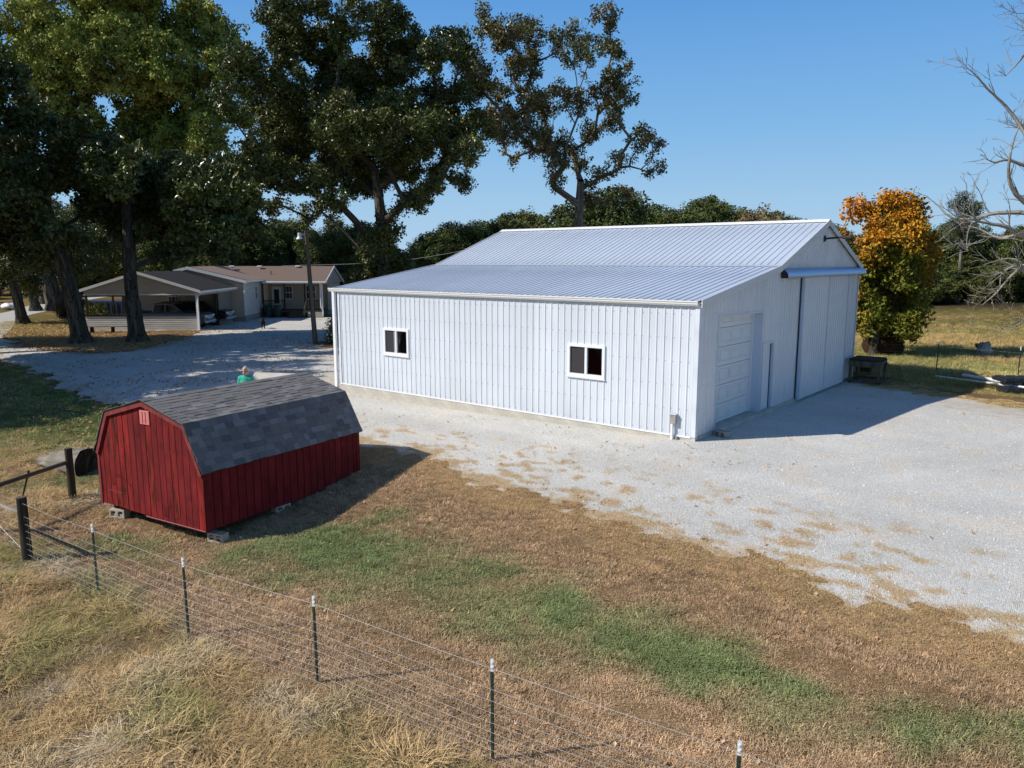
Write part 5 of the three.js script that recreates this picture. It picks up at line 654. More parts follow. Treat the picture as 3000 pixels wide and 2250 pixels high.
// grows limbs from the trunk out to points spread through the crown's clumps, then hangs leaves round the ends
function growTree({ name = 'tree', label, category = 'tree', group, x, z, turn = CAMYAW, trunk, blobs, spacing = 1.1, per = 16, spread = 0.75, clump = CL.big, tint, bark = M.bark, leaf = leafMat, seed = 1, limb = 0.03, sides = 6, bare = 0, size = 1, flare = 1.5, low = 0.45, inner = 0.3 }) {
  const R = rng(seed), nodes = []; let prev = null;
  const cv = new THREE.CatmullRomCurve3(trunk.map((t) => V(t[0], t[1], t[2]))), NT = 14; const rad = (t) => { const k = t * (trunk.length - 1), i = min(trunk.length - 2, floor(k)); return lerp(trunk[i][3], trunk[i + 1][3], k - i); };
  for (let i = 0; i <= NT; i++) { const t = i / NT, p = cv.getPoint(t), n = { p, parent: prev, r: rad(t) * (1 + (flare - 1) * Math.exp(-max(0, p.y) / 0.35)), d: i * 0.15, trunk: true, t }; nodes.push(n); prev = n; }
  const att = [];
  for (const [bx, by, bz, br] of blobs) { const want = max(2, Math.round(4.19 * br ** 3 / spacing ** 3 * 0.8 + br * 1.8)); for (let i = 0, k = 0; i < want * 12 && k < want; i++) { const th = R() * 2 * PI, ph = Math.acos(2 * R() - 1), r = br * lerp(inner, 1, sqrt(R())), p = V(bx + sin(ph) * cos(th) * r, by + cos(ph) * r * 0.92, bz + sin(ph) * sin(th) * r); if (p.y < 0.3) continue; let ok = true; for (const q of att) if (q.distanceToSquared(p) < spacing * spacing * 0.55) { ok = false; break; } if (ok) { att.push(p); k++; } } }
  const top = trunk[trunk.length - 1], cb = V(top[0], top[1] * 0.75, top[2]); const order = att.map((p) => [p, p.distanceTo(cb)]).sort((a, b) => a[1] - b[1]).map((q) => q[0]); const tips = [];
  for (const p of order) {
    let best = null, bd = 1e9; for (const n of nodes) { if (n.trunk && n.t < low) continue; const dx = n.p.x - p.x, dy = n.p.y - p.y, dz = n.p.z - p.z, r = sqrt(dx * dx + dy * dy + dz * dz), d = r * (1 + 0.75 * max(0, 0.5 + dy / (r + 1e-6))) + n.d * 0.14; if (d < bd) { bd = d; best = n; } }
    const len = best.p.distanceTo(p), ns = max(1, Math.round(len / 0.9)), jit = 0.12 * len, mid = best.p.clone().lerp(p, 0.5).add(V((R() - 0.5) * jit, (R() - 0.3) * jit - 0.04 * len, (R() - 0.5) * jit)); let q = best;
    for (let i = 1; i <= ns; i++) { const t = i / ns, a = best.p.clone().lerp(mid, t), b = mid.clone().lerp(p, t), n = { p: a.lerp(b, t), parent: q, r: 0, d: best.d + len * t, first: i === 1 }; nodes.push(n); q = n; }
    tips.push(q);
  }
  for (const n of nodes) n.w = 0; for (const t of tips) for (let n = t; n && !n.trunk; n = n.parent) n.w++;
  for (const n of nodes) if (!n.trunk) n.r = min(limb * 0.72 * n.w ** 0.5, (n.parent.r || 1) * 0.97, trunk[0][3] * 0.72); for (const n of nodes) if (!n.trunk && n.r < 0.012) n.r = 0.012;
  const o = thing(name, label, category, [x, ground(x, z), z], turn, group); part('trunk', branchGeo(nodes, sides), bark, o);
  const list = []; const mtx = new THREE.Matrix4(), q = new THREE.Quaternion(), e = new THREE.Euler(), s = V();
  for (const t of tips) { if (R() < bare) continue; const k = R() < 0.25 ? per * 0.5 : per * (0.75 + 0.5 * R()), tone = 0.72 + 0.56 * R(); for (let i = 0; i < k; i++) { const g = () => (R() + R() + R() - 1.5) * 0.95; const p = V(t.p.x + g() * spread, t.p.y + g() * spread * 0.8, t.p.z + g() * spread); list.push([p, size * (0.65 + 0.6 * R()), tone]); } const m = t.parent; if (m && !m.trunk && R() < 0.7) for (let i = 0; i < per * 0.45; i++) { const g = () => (R() + R() + R() - 1.5) * 0.95; list.push([V(m.p.x + g() * spread * 0.8, m.p.y + g() * spread * 0.7, m.p.z + g() * spread * 0.8), size * (0.6 + 0.5 * R()), tone * 0.9]); } }
  const im = shade(new THREE.InstancedMesh(clump, leaf, list.length)), col = new THREE.Color();
  list.forEach(([p, k, tone], i) => { q.setFromEuler(e.set(R() * 6.28, R() * 6.28, R() * 6.28)); mtx.compose(p, q, s.set(k, k, k)); im.setMatrixAt(i, mtx); const c = tint(p, R, tone); im.setColorAt(i, col.setRGB(c[0], c[1], c[2])); });
  im.name = 'crown'; im.userData.kind = 'stuff'; o.add(im); return o;
}
const mixTint = (a, b, v = 0.5) => (p, R, tone) => { const t = clamp(fbm(p.x * 0.3 + 7, p.y * 0.3 + p.z * 0.2 + 3, 2) * 1.6 - 0.3 + (R() - 0.5) * v, 0, 1), k = tone * (0.8 + 0.4 * R()); return [lerp(a[0], b[0], t) * k, lerp(a[1], b[1], t) * k, lerp(a[2], b[2], t) * k]; };
const darkOak = mixTint([0.055, 0.074, 0.014], [0.135, 0.142, 0.032]), rusty = mixTint([0.085, 0.095, 0.024], [0.18, 0.14, 0.048]), limeTint = mixTint([0.19, 0.225, 0.04], [0.40, 0.385, 0.085]);
const OAK1 = {x: -30.62, z: -16.9, blobs: [[-6.3, 19.9, 1.2, 1.07], [-5.3, 18.6, 1.1, 1.63], [-4.6, 20.0, 4.0, 0.94], [-3.3, 20.1, 3.3, 0.82], [-3.7, 18.7, -0.1, 1.32], [-1.0, 20.2, 3.2, 0.94], [0.5, 20.0, 0.4, 1.32], [0.7, 19.0, -1.5, 1.57], [-0.3, 17.5, -2.9, 1.41], [2.7, 18.6, -0.1, 0.75], [4.6, 19.0, 0.3, 0.88], [5.1, 18.1, 0.4, 0.75], [4.1, 17.3, 3.2, 1.07], [2.8, 16.1, -2.1, 0.94], [3.4, 14.4, -1.9, 1.32], [6.1, 13.2, 1.7, 1.13], [5.8, 11.5, 3.9, 0.88], [5.2, 10.1, -2.3, 0.63], [3.5, 9.5, 3.3, 0.75], [2.2, 8.9, -0.7, 0.63], [-8.2, 14.5, 3.9, 0.94], [-7.5, 16.6, 4.0, 1.19], [-7.9, 13.2, -2.3, 1.13], [-7.6, 11.1, 2.2, 1.13], [-5.7, 10.1, 1.4, 1.07], [-8.2, 8.9, 1.6, 0.75], [-7.5, 8.2, -0.8, 0.69], [-5.7, 8.5, -3.4, 0.69], [-3.7, 9.5, 2.1, 1.07], [-2.7, 8.8, 3.1, 0.69], [-1.8, 15.6, -3.2, 2.07], [-1.8, 13.2, 3.5, 1.88], [-1.1, 11.5, -2.8, 1.88], [-4.4, 14.7, -2.0, 1.88], [-6.2, 12.8, -1.6, 1.41], [1.3, 14.1, 1.4, 1.73], [-3.7, 12.1, -4.0, 1.51], [1.5, 11.3, -0.6, 1.32], [0.2, 7.6, -1.0, 0.82], [-0.4, 6.3, 0.2, 1.13], [0.5, 5.0, 0.0, 1.07], [-1.1, 5.2, -2.0, 1.07], [0.1, 3.9, -2.0, 1.25], [-1.5, 3.9, -2.3, 0.94], [-2.4, 13.8, 1.6, 1.57], [-0.3, 15.0, -3.8, 1.57], [-3.4, 16.2, -0.6, 1.41], [0.4, 12.5, 3.9, 1.41], [-2.1, 10.4, -3.0, 1.13], [-6.2, 14.7, 0.6, 1.13], [1.9, 16.9, 2.5, 0.69], [-4.6, 10.7, 0.2, 0.94], [-7.8, 15.2, -0.7, 1.25], [-6.8, 13.8, 0.0, 1.38], [-5.7, 15.9, 2.2, 1.44], [-6.8, 11.9, -1.4, 1.07], [2.9, 12.2, 2.5, 1.07], [3.8, 15.6, -2.1, 0.94], [1.9, 19.0, -3.3, 0.63], [-2.1, 18.6, 2.7, 1.0], [-2.3, 17.3, -1.9, 1.19], [4.6, 12.2, -0.7, 1.0], [5.1, 13.6, -1.6, 0.88], [3.8, 10.4, 0.3, 0.75], [1.9, 9.0, 0.9, 0.69], [3.2, 13.2, 3.7, 1.07], [5.4, 15.3, 1.9, 0.75]]};
const OAK2 = {x: -22.95, z: -28.34, blobs: [[-4.0, 21.4, -1.8, 0.88], [-3.4, 20.2, 0.8, 1.01], [-6.6, 20.2, 3.7, 0.95], [-5.1, 19.4, 3.8, 1.15], [-2.1, 21.1, -2.1, 0.54], [-0.6, 21.4, -3.3, 0.74], [1.6, 21.1, 1.4, 0.81], [2.6, 20.3, -3.2, 0.88], [1.8, 19.2, 1.1, 0.54], [3.4, 18.6, -1.8, 0.37], [-1.5, 19.9, -0.8, 0.74], [-0.9, 18.5, 2.1, 0.74], [0.5, 20.0, 0.1, 0.74], [-4.0, 17.9, 1.2, 1.28], [-7.7, 18.4, 1.6, 0.95], [-7.3, 16.5, 3.9, 1.35], [-5.8, 15.4, -4.0, 1.35], [-4.5, 14.0, 1.0, 1.22], [-3.0, 12.9, 2.3, 0.95], [-2.6, 15.8, -0.6, 1.01], [-1.6, 17.5, -3.7, 0.68], [1.6, 16.4, 0.5, 1.15], [3.3, 16.4, 1.6, 0.68], [2.6, 14.9, -2.4, 0.81], [0.8, 14.3, -2.5, 0.81], [4.0, 13.2, 2.6, 0.81], [5.3, 13.1, 0.4, 0.54], [3.0, 11.6, 2.1, 0.68], [5.0, 11.4, 1.5, 0.54], [5.8, 11.6, -0.9, 0.27], [4.2, 10.2, -3.9, 0.41], [1.2, 10.8, 0.1, 0.74], [-1.6, 12.0, 1.4, 0.88], [-1.6, 10.4, 0.9, 0.54], [-2.3, 11.1, 3.3, 0.47], [0.2, 12.0, -1.4, 0.68], [-5.1, 12.4, -2.9, 0.61], [1.3, 9.4, -2.1, 0.81], [-1.1, 13.8, -2.6, 0.61], [2.8, 12.4, -1.7, 0.41], [-0.6, 15.8, 1.5, 0.95], [-3.6, 15.8, 2.0, 1.01], [-5.6, 17.4, -3.2, 0.88], [0.1, 18.1, 3.5, 0.74], [1.8, 17.4, 1.6, 0.74], [-2.3, 14.1, -2.7, 0.88], [0.1, 13.1, -1.7, 0.74], [2.1, 15.4, 2.2, 0.68]]};
const TREEA = {x: -39.51, z: -4.22, blobs: [[0.1, 8.8, -4.5, 2.02], [-2.2, 9.9, -2.0, 2.02], [2.9, 9.6, -2.4, 2.02], [5.0, 8.5, 1.7, 1.73], [0.9, 10.1, 2.8, 1.44], [3.8, 9.6, -0.2, 1.44], [-1.7, 11.1, -2.0, 1.44], [6.1, 9.9, -1.0, 1.33], [7.4, 8.8, 1.2, 0.98], [2.9, 7.1, -4.3, 0.98], [2.1, 5.5, -1.3, 0.52], [5.8, 7.7, -3.1, 1.27], [7.1, 11.6, -1.5, 0.98], [0.1, 6.8, -1.2, 0.86], [-3.4, 11.4, -3.4, 1.21], [7.6, 10.5, -3.2, 0.86], [4.1, 6.2, 1.6, 0.86], [0.9, 7.4, -3.6, 1.15], [-1.4, 7.4, -3.3, 1.15], [-2.8, 7.9, -4.4, 1.15], [7.1, 7.7, 0.1, 0.98], [5.0, 5.7, -0.6, 0.63], [6.7, 6.8, 2.5, 0.86]]};
const TREEB = {x: -41.38, z: -1.66, blobs: [[-2.2, 9.0, 2.2, 1.98], [-0.7, 10.7, -1.0, 1.59], [-3.3, 11.0, -0.9, 1.7], [-4.1, 8.5, -1.0, 1.7], [0.4, 8.2, -4.0, 1.42], [-1.9, 12.4, -4.2, 1.19], [1.0, 12.1, 1.3, 1.08], [-4.4, 13.8, -3.7, 1.59], [-4.6, 16.0, -1.6, 1.42], [-4.3, 18.2, 0.0, 1.19], [-6.1, 17.4, 2.2, 1.98], [-6.7, 13.8, -1.4, 2.27], [-6.4, 10.1, 0.3, 2.27], [-2.4, 6.8, -0.2, 1.13], [-4.4, 6.2, -2.2, 1.13], [2.1, 10.7, -3.8, 1.25], [-0.7, 6.8, 2.2, 1.02], [-1.9, 5.9, 0.2, 0.85], [-3.6, 5.1, -1.3, 0.85], [1.5, 6.2, 3.1, 0.74]]};
const TREEC = {x: -60.47, z: -4.96, blobs: [[-0.4, 6.6, 0.1, 1.7], [1.5, 5.1, 2.6, 1.33], [-1.5, 5.1, 0.8, 1.48], [0.7, 7.7, 0.6, 1.85], [-1.1, 3.3, -3.4, 0.89], [-3.3, 6.6, -1.9, 2.22], [-1.1, 9.5, 0.8, 1.85], [-3.0, 3.7, 0.1, 1.11]]};
const TREED = {x: -77.15, z: -13.73, blobs: [[0.3, 7.0, -3.6, 2.37], [2.2, 5.1, -2.3, 1.7], [-1.6, 7.0, 1.0, 1.89], [3.6, 7.9, -3.7, 2.18], [0.8, 9.8, 3.9, 2.37]]};
const TREEE = {x: -77.24, z: -11.83, blobs: [[-0.4, 6.1, -2.4, 1.67], [1.5, 3.8, -2.6, 0.93], [-0.8, 8.8, -2.9, 2.33], [-2.2, 6.5, 2.0, 1.86]]};
const TREEF = {x: -90.1, z: -17.31, blobs: [[0.7, 5.2, -3.6, 1.62], [-0.9, 8.3, -0.5, 2.15], [2.9, 7.3, -2.9, 2.15]]};
const TREEY = {x: -76.62, z: -21.33, blobs: [[-6.6, 28.7, -0.9, 3.04], [-2.5, 30.4, -3.4, 2.84], [2.0, 29.9, -1.1, 3.34], [7.1, 30.2, -3.9, 3.04], [9.9, 27.9, -3.4, 2.53], [11.7, 24.4, 1.8, 1.93], [12.4, 26.8, -0.7, 1.11], [0.5, 25.2, 3.5, 3.85], [5.6, 24.2, 3.1, 3.55], [-4.6, 24.2, 2.5, 3.34], [9.4, 21.4, 0.7, 2.53], [12.4, 20.4, -2.4, 1.72], [-9.1, 29.2, -0.2, 2.23], [3.0, 20.2, -2.0, 3.55], [-8.6, 25.2, 1.0, 2.33], [4.6, 32.9, 2.6, 2.03], [-4.6, 33.2, -3.1, 2.33], [9.6, 32.2, 4.6, 1.22], [0.5, 34.2, 1.6, 2.53], [12.7, 23.2, 3.5, 1.01], [-10.1, 32.2, -4.4, 2.03], [6.6, 16.7, 0.1, 2.84], [10.6, 17.2, 4.2, 2.23], [12.7, 14.7, 3.6, 1.52], [0.5, 16.7, -1.2, 2.84], [-3.5, 19.7, 2.2, 2.84], [-7.6, 21.2, -0.1, 2.33], [-11.7, 25.7, 4.0, 2.23], [9.6, 13.2, -0.3, 2.03]]};
const MAPLE = {x: -1.08, z: -23.31, blobs: [[-0.8, 7.2, 1.1, 0.74], [0.4, 7.1, 1.2, 0.65], [0.9, 5.7, -0.3, 0.88], [-1.9, 7.0, 0.7, 0.56], [-1.8, 6.1, -1.9, 0.51], [-0.1, 7.5, -0.2, 0.51], [-0.8, 5.7, 1.9, 1.16], [0.3, 5.0, 1.3, 1.02], [1.0, 3.8, 0.7, 0.79], [-0.4, 3.6, -1.3, 1.07], [1.1, 4.7, 0.9, 0.65], [-0.8, 1.8, 0.4, 0.93], [0.4, 2.0, 1.1, 0.79], [0.7, 2.9, -0.4, 0.84], [0.6, 1.3, 1.3, 0.56], [0.9, 1.5, -1.9, 0.46], [-1.3, 4.7, 0.9, 0.84], [-1.3, 3.1, 0.6, 0.79], [-0.0, 6.1, 0.7, 1.16], [-1.3, 5.1, 1.1, 0.88], [-0.0, 4.2, 1.3, 0.98], [1.3, 5.8, -0.2, 0.65], [-1.3, 3.8, -0.1, 0.79], [1.3, 2.9, -1.4, 0.6]]};
const BACK = [[-78.3, -30.4, 8.4, 0], [-72.9, -29.6, 8.0, 2], [-77.6, -34.9, 9.4, 1], [-75.8, -36.3, 9.1, 0], [-78.4, -40.7, 10.5, 0], [-79.7, -44.9, 10.3, 1], [-70.9, -41.6, 9.7, 0], [-72.1, -45.9, 10.7, 2], [-67.0, -44.7, 9.7, 0], [-61.2, -41.6, 8.4, 1], [-60.8, -49.8, 7.5, 1], [-56.9, -47.8, 9.2, 0], [-51.5, -44.3, 10.2, 0], [-53.7, -50.3, 10.1, 1], [-50.7, -50.2, 10.4, 0], [-47.9, -49.8, 11.1, 0], [-50.2, -57.1, 11.3, 1], [-46.2, -56.4, 10.4, 3], [-44.3, -58.0, 9.8, 0], [-33.6, -48.4, 12.1, 0], [-33.4, -51.2, 10.9, 0], [-34.1, -61.0, 10.9, 0], [-31.0, -58.3, 11.7, 0], [-30.3, -61.5, 12.1, 0], [-29.6, -64.7, 12.4, 0], [-28.8, -68.0, 12.3, 0], [-25.1, -63.1, 10.9, 3], [-24.3, -66.4, 11.5, 0], [-24.3, -71.5, 12.0, 0], [-24.6, -77.8, 11.1, 0], [-23.9, -82.4, 10.9, 1], [-21.3, -80.5, 10.5, 0], [-12.8, -83.5, 9.5, 1], [-12.2, -89.3, 9.3, 0], [-9.7, -83.4, 9.3, 0], [-8.7, -86.9, 9.5, 2], [-6.9, -85.8, 9.2, 0], [-6.4, -91.4, 8.7, 4], [-6.0, -97.0, 7.2, 0], [-2.9, -83.9, 8.5, 2], [-1.3, -82.5, 9.0, 0], [0.0, -83.7, 8.8, 4], [-6.6, -80.8, 5.7, 1], [-9.0, -78.8, 4.8, 0], [-5.0, -82.1, 4.6, 0], [-2.0, -79.3, 4.5, 0], [-9.9, -72.9, 4.4, 1], [1.5, -92.7, 8.5, 0], [-121.5, -21.5, 13.9, 0], [-125.7, -25.9, 13.6, 1], [-113.5, -25.4, 13.0, 0], [-119.0, -31.3, 12.9, 0], [-109.9, -30.9, 12.9, 1], [-109.4, -33.9, 12.3, 0], [-104.1, -35.5, 11.5, 1], [-97.6, -35.6, 11.0, 0], [-87.8, -33.1, 10.2, 0], [-122.3, -31.2, 9.5, 2], [-113.9, -38.0, 9.5, 2]];
const DEAD = {x: 7.24, z: -13.77, lines: [[[-0.31, 3.46, 0.0], [-1.02, 4.7, 0.0], [-1.39, 6.15, 0.0], [-1.86, 6.66, 0.0], [-2.17, 7.54, 0.0], [-2.48, 8.47, 0.0], [-2.8, 8.98, 0.0], [-3.32, 9.55, 0.0], [-3.89, 10.02, 0.0], [-4.37, 10.46, 0.0], [-4.68, 10.71, 0.0]], [[-1.02, 4.7, 0.0], [-1.44, 5.89, 0.0], [-2.27, 6.3, 0.0], [-3.01, 6.82, 0.0], [-3.27, 7.28, 0.0], [-3.42, 7.8, 0.0], [-3.42, 8.42, 0.0], [-3.32, 8.93, 0.0]], [[-1.02, 4.7, 0.0], [-1.49, 6.04, 0.0], [-2.22, 6.22, 0.0], [-3.01, 6.2, 0.0], [-3.63, 6.04, 0.0], [-4.16, 6.09, 0.0], [-4.57, 6.51, 0.0], [-4.89, 6.82, 0.0]], [[-0.78, 4.39, 0.0], [-1.23, 5.45, 0.0], [-2.48, 5.5, 0.0], [-3.06, 5.73, 0.0], [-3.69, 5.84, 0.0], [-4.21, 5.94, 0.0], [-4.42, 6.25, 0.0], [-4.68, 6.66, 0.0]], [[-2.17, 7.54, 0.0], [-2.64, 7.72, 0.0], [-3.16, 7.85, 0.0], [-3.58, 7.77, 0.0], [-3.89, 7.87, 0.0]], [[-2.48, 5.5, 0.0], [-2.85, 5.4, 0.0], [-3.32, 5.68, 0.0], [-3.89, 5.94, 0.0]], [[-4.0, 5.94, 0.0], [-4.26, 5.63, 0.0], [-4.57, 5.22, 0.0], [-4.73, 4.96, 0.0]], [[-0.31, 8.73, 0.0], [-1.07, 8.73, 0.0], [-2.17, 8.8, 0.0], [-2.48, 8.88, 0.0], [-2.85, 9.06, 0.0]], [[-2.33, 8.83, 0.0], [-2.3, 9.45, 0.0], [-2.22, 9.81, 0.0], [-2.01, 10.22, 0.0]], [[-1.96, 6.3, 0.0], [-2.06, 7.18, 0.0], [-2.27, 7.44, 0.0]], [[-0.16, 9.04, 0.0], [-1.07, 11.2, 0.0], [-1.69, 12.08, 0.0], [-2.06, 12.44, 0.0], [-2.33, 12.8, 0.0], [-2.48, 13.06, 0.0], [-2.8, 13.32, 0.0]], [[-2.06, 12.43, 0.0], [-2.48, 12.37, 0.0], [-2.9, 12.26, 0.0], [-3.42, 12.25, 0.0]], [[0.0, 8.26, 0.0], [-1.23, 11.67, 0.0], [-2.38, 11.67, 0.0], [-2.8, 11.67, 0.0], [-3.06, 11.76, 0.0], [-3.42, 11.59, 0.0]], [[-2.22, 11.67, 0.0], [-2.46, 11.41, 0.0], [-2.51, 11.05, 0.0], [-2.67, 10.69, 0.0]], [[-0.31, 3.46, 0.0], [-0.94, 3.15, 0.0], [-1.49, 3.46, 0.0], [-2.04, 3.23, 0.0], [-2.51, 2.69, 0.0], [-2.9, 2.53, 0.0]], [[-0.47, 3.77, 0.0], [-1.25, 4.08, 0.0], [-2.04, 4.24, 0.0], [-2.51, 4.47, 0.0], [-2.9, 4.24, 0.0], [-2.98, 3.77, 0.0]], [[-1.25, 4.08, 0.0], [-1.88, 4.55, 0.0], [-2.12, 4.24, 0.0], [-2.67, 3.46, 0.0], [-2.82, 3.15, 0.0]], [[-0.94, 3.15, 0.0], [-1.65, 2.69, 0.0], [-2.04, 2.69, 0.0], [-2.27, 3.0, 0.0]], [[-1.49, 3.46, 0.0], [-1.8, 4.08, 0.0], [-2.2, 4.7, 0.0], [-2.67, 4.7, 0.0]]]};
growTree({ name: 'oak_tree', label: 'tall broad dark green oak with ivy round its trunk behind the metal building', ...OAK1, trunk: [[0, 0, 0, 0.62], [0, 3, 0, 0.52], [-0.15, 6.5, 0, 0.45], [-0.4, 9.5, 0.1, 0.34], [-0.6, 11, 0, 0.26]], spacing: 0.84, per: 15, spread: 0.46, tint: darkOak, seed: 21, limb: 0.036, clump: CL.mid, size: 1.0 });
growTree({ name: 'oak_tree', label: 'thin crowned brownish oak with bare pale limbs rising above the barn ridge', ...OAK2, trunk: [[0, 0, 0, 0.5], [0, 4, 0, 0.42], [0, 8, 0, 0.36], [0.1, 10.5, 0.1, 0.28]], spacing: 0.7, per: 7, spread: 0.42, tint: rusty, seed: 22, limb: 0.024, bark: M.barkGrey, clump: CL.lacy, size: 0.95, bare: 0.05 });
growTree({ name: 'oak_tree', label: 'big dark oak whose straight trunk stands before the low carport wall', ...TREEA, trunk: [[0, 0, 0, 0.5], [-0.15, 3, 0, 0.42], [-0.1, 6, 0.1, 0.36], [0, 9, 0, 0.26]], spacing: 1.0, per: 16, spread: 0.58, tint: darkOak, seed: 23, limb: 0.034 });
growTree({ name: 'oak_tree', label: 'big dark oak with a forking leaning trunk left of the carport', ...TREEB, trunk: [[0, 0, 0, 0.52], [-0.35, 3, 0, 0.45], [-1.0, 6.5, 0.1, 0.38], [-1.6, 9.5, 0, 0.26]], spacing: 1.05, per: 16, spread: 0.6, tint: darkOak, seed: 24, limb: 0.036 });
growTree({ name: 'oak_tree', label: 'medium oak on the leaf strewn lawn next to the far lane', ...TREEC, trunk: [[0, 0, 0, 0.42], [-0.4, 3, 0, 0.34], [-1, 6, 0, 0.24], [-1.4, 8, 0, 0.12]], spacing: 1.3, per: 14, spread: 0.8, tint: darkOak, seed: 25 });
growTree({ name: 'oak_tree', label: 'stout pale barked oak at the bend of the far lane', ...TREED, trunk: [[0, 0, 0, 0.85], [-0.8, 4, 0, 0.7], [-1.8, 8, 0, 0.4], [-2, 11, 0, 0.15]], spacing: 1.5, per: 13, spread: 0.95, tint: mixTint([0.05, 0.07, 0.015], [0.11, 0.12, 0.03]), seed: 26, clump: CL.far, size: 0.7 });
growTree({ name: 'oak_tree', label: 'slim oak on the lane verge between two stouter trunks', ...TREEE, trunk: [[0, 0, 0, 0.48], [-0.6, 4, 0, 0.38], [-1.2, 8, 0, 0.2]], spacing: 1.5, per: 12, spread: 0.95, tint: darkOak, seed: 27, clump: CL.far, size: 0.7 });
growTree({ name: 'oak_tree', label: 'straight dark oak trunk on the other side of the far lane', ...TREEF, trunk: [[0, 0, 0, 0.5], [0, 4, 0, 0.4], [0.1, 8, 0, 0.2]], spacing: 1.6, per: 12, spread: 0.95, tint: mixTint([0.06, 0.08, 0.015], [0.13, 0.12, 0.03]), seed: 28, clump: CL.far, size: 0.7 });
growTree({ name: 'hickory_tree', label: 'very tall yellow green tree towering over the dark oaks and the carport', ...TREEY, trunk: [[0, 0, 0, 0.7], [0, 6, 0, 0.58], [0.1, 12, 0, 0.48], [0.3, 17, 0, 0.34]], spacing: 1.5, per: 15, spread: 0.95, size: 1.2, tint: limeTint, seed: 29, limb: 0.036, leaf: leafDull, clump: CL.big });
growTree({ name: 'maple_tree', label: 'twin trunked maple turning orange beside the end of the metal building', ...MAPLE, trunk: [[-0.55, 0, 0.3, 0.22], [-0.5, 2, 0.2, 0.19], [-0.3, 4.5, 0, 0.15], [-0.1, 7, 0, 0.08]], spacing: 0.72, per: 15, spread: 0.4, clump: CL.maple, size: 0.9, leaf: leafDull, seed: 30, limb: 0.022, tint: (p, R, tone) => { const h = ss(1.5, 9, p.y + (fbm(p.x * 0.9 + 4, p.y * 0.9 + p.z, 3) - 0.5) * 9 - p.x * 0.7 - 0.4 + (R() - 0.5) * 1.5), r = ss(9, 10.5, p.y + R()), k = tone * (0.75 + 0.5 * R()); const c = [lerp(0.135, 0.60, h), lerp(0.145, 0.24, h), lerp(0.018, 0.016, h)]; return [lerp(c[0], 0.5, r * 0.6) * k, lerp(c[1], 0.12, r * 0.6) * k, lerp(c[2], 0.05, r * 0.6) * k]; } });
{   // the second trunk of the maple
  const m = scene.children[scene.children.length - 1]; part('trunk', branchGeo([[0.75, 0, -0.3, 0.34], [0.78, 0.5, -0.3, 0.25], [0.7, 2, -0.2, 0.2], [0.5, 4, -0.1, 0.14], [0.3, 6, 0, 0.08]].reduce((a, q) => { a.push({ p: V(q[0], q[1], q[2]), r: q[3], parent: a[a.length - 1] }); return a; }, []), 8), M.bark, m);
}
// trees just outside the frame whose shade falls on the drive
for (const [x, z, h, s, l] of [[-33, 10.8, 15, 41, 'dark oak standing past the frame edge that shades the drive'], [-37.8, 7.8, 16, 42, 'dark oak past the frame edge beside the gravel drive'], [-43.5, 7, 17, 43, 'dark oak past the frame edge nearer the lane'], [-29.8, 15, 13, 44, 'dark oak past the frame edge behind the cut log'], [-49, 7.5, 17, 45, 'dark oak past the frame edge where the drive leaves the lane'], [-38, 14.5, 16, 46, 'dark oak past the frame edge deep in the yard'], [-33, 21, 15, 47, 'dark oak past the frame edge in the dry grass']]) {
  const R = rng(s), bl = []; for (let i = 0; i < 17; i++) { const a = R() * 6.28, r = 3.5 * sqrt(R()); bl.push([cos(a) * r, h * (0.42 + 0.5 * R()), sin(a) * r, 1.3 + R() * 0.7]); }
  growTree({ name: 'oak_tree', label: l, x, z, blobs: bl, trunk: [[0, 0, 0, 0.45], [0, h * 0.3, 0, 0.36], [0.2, h * 0.6, 0, 0.2], [0, h * 0.8, 0, 0.1]], spacing: 1.3, per: 10, spread: 0.62, tint: darkOak, seed: s });
}
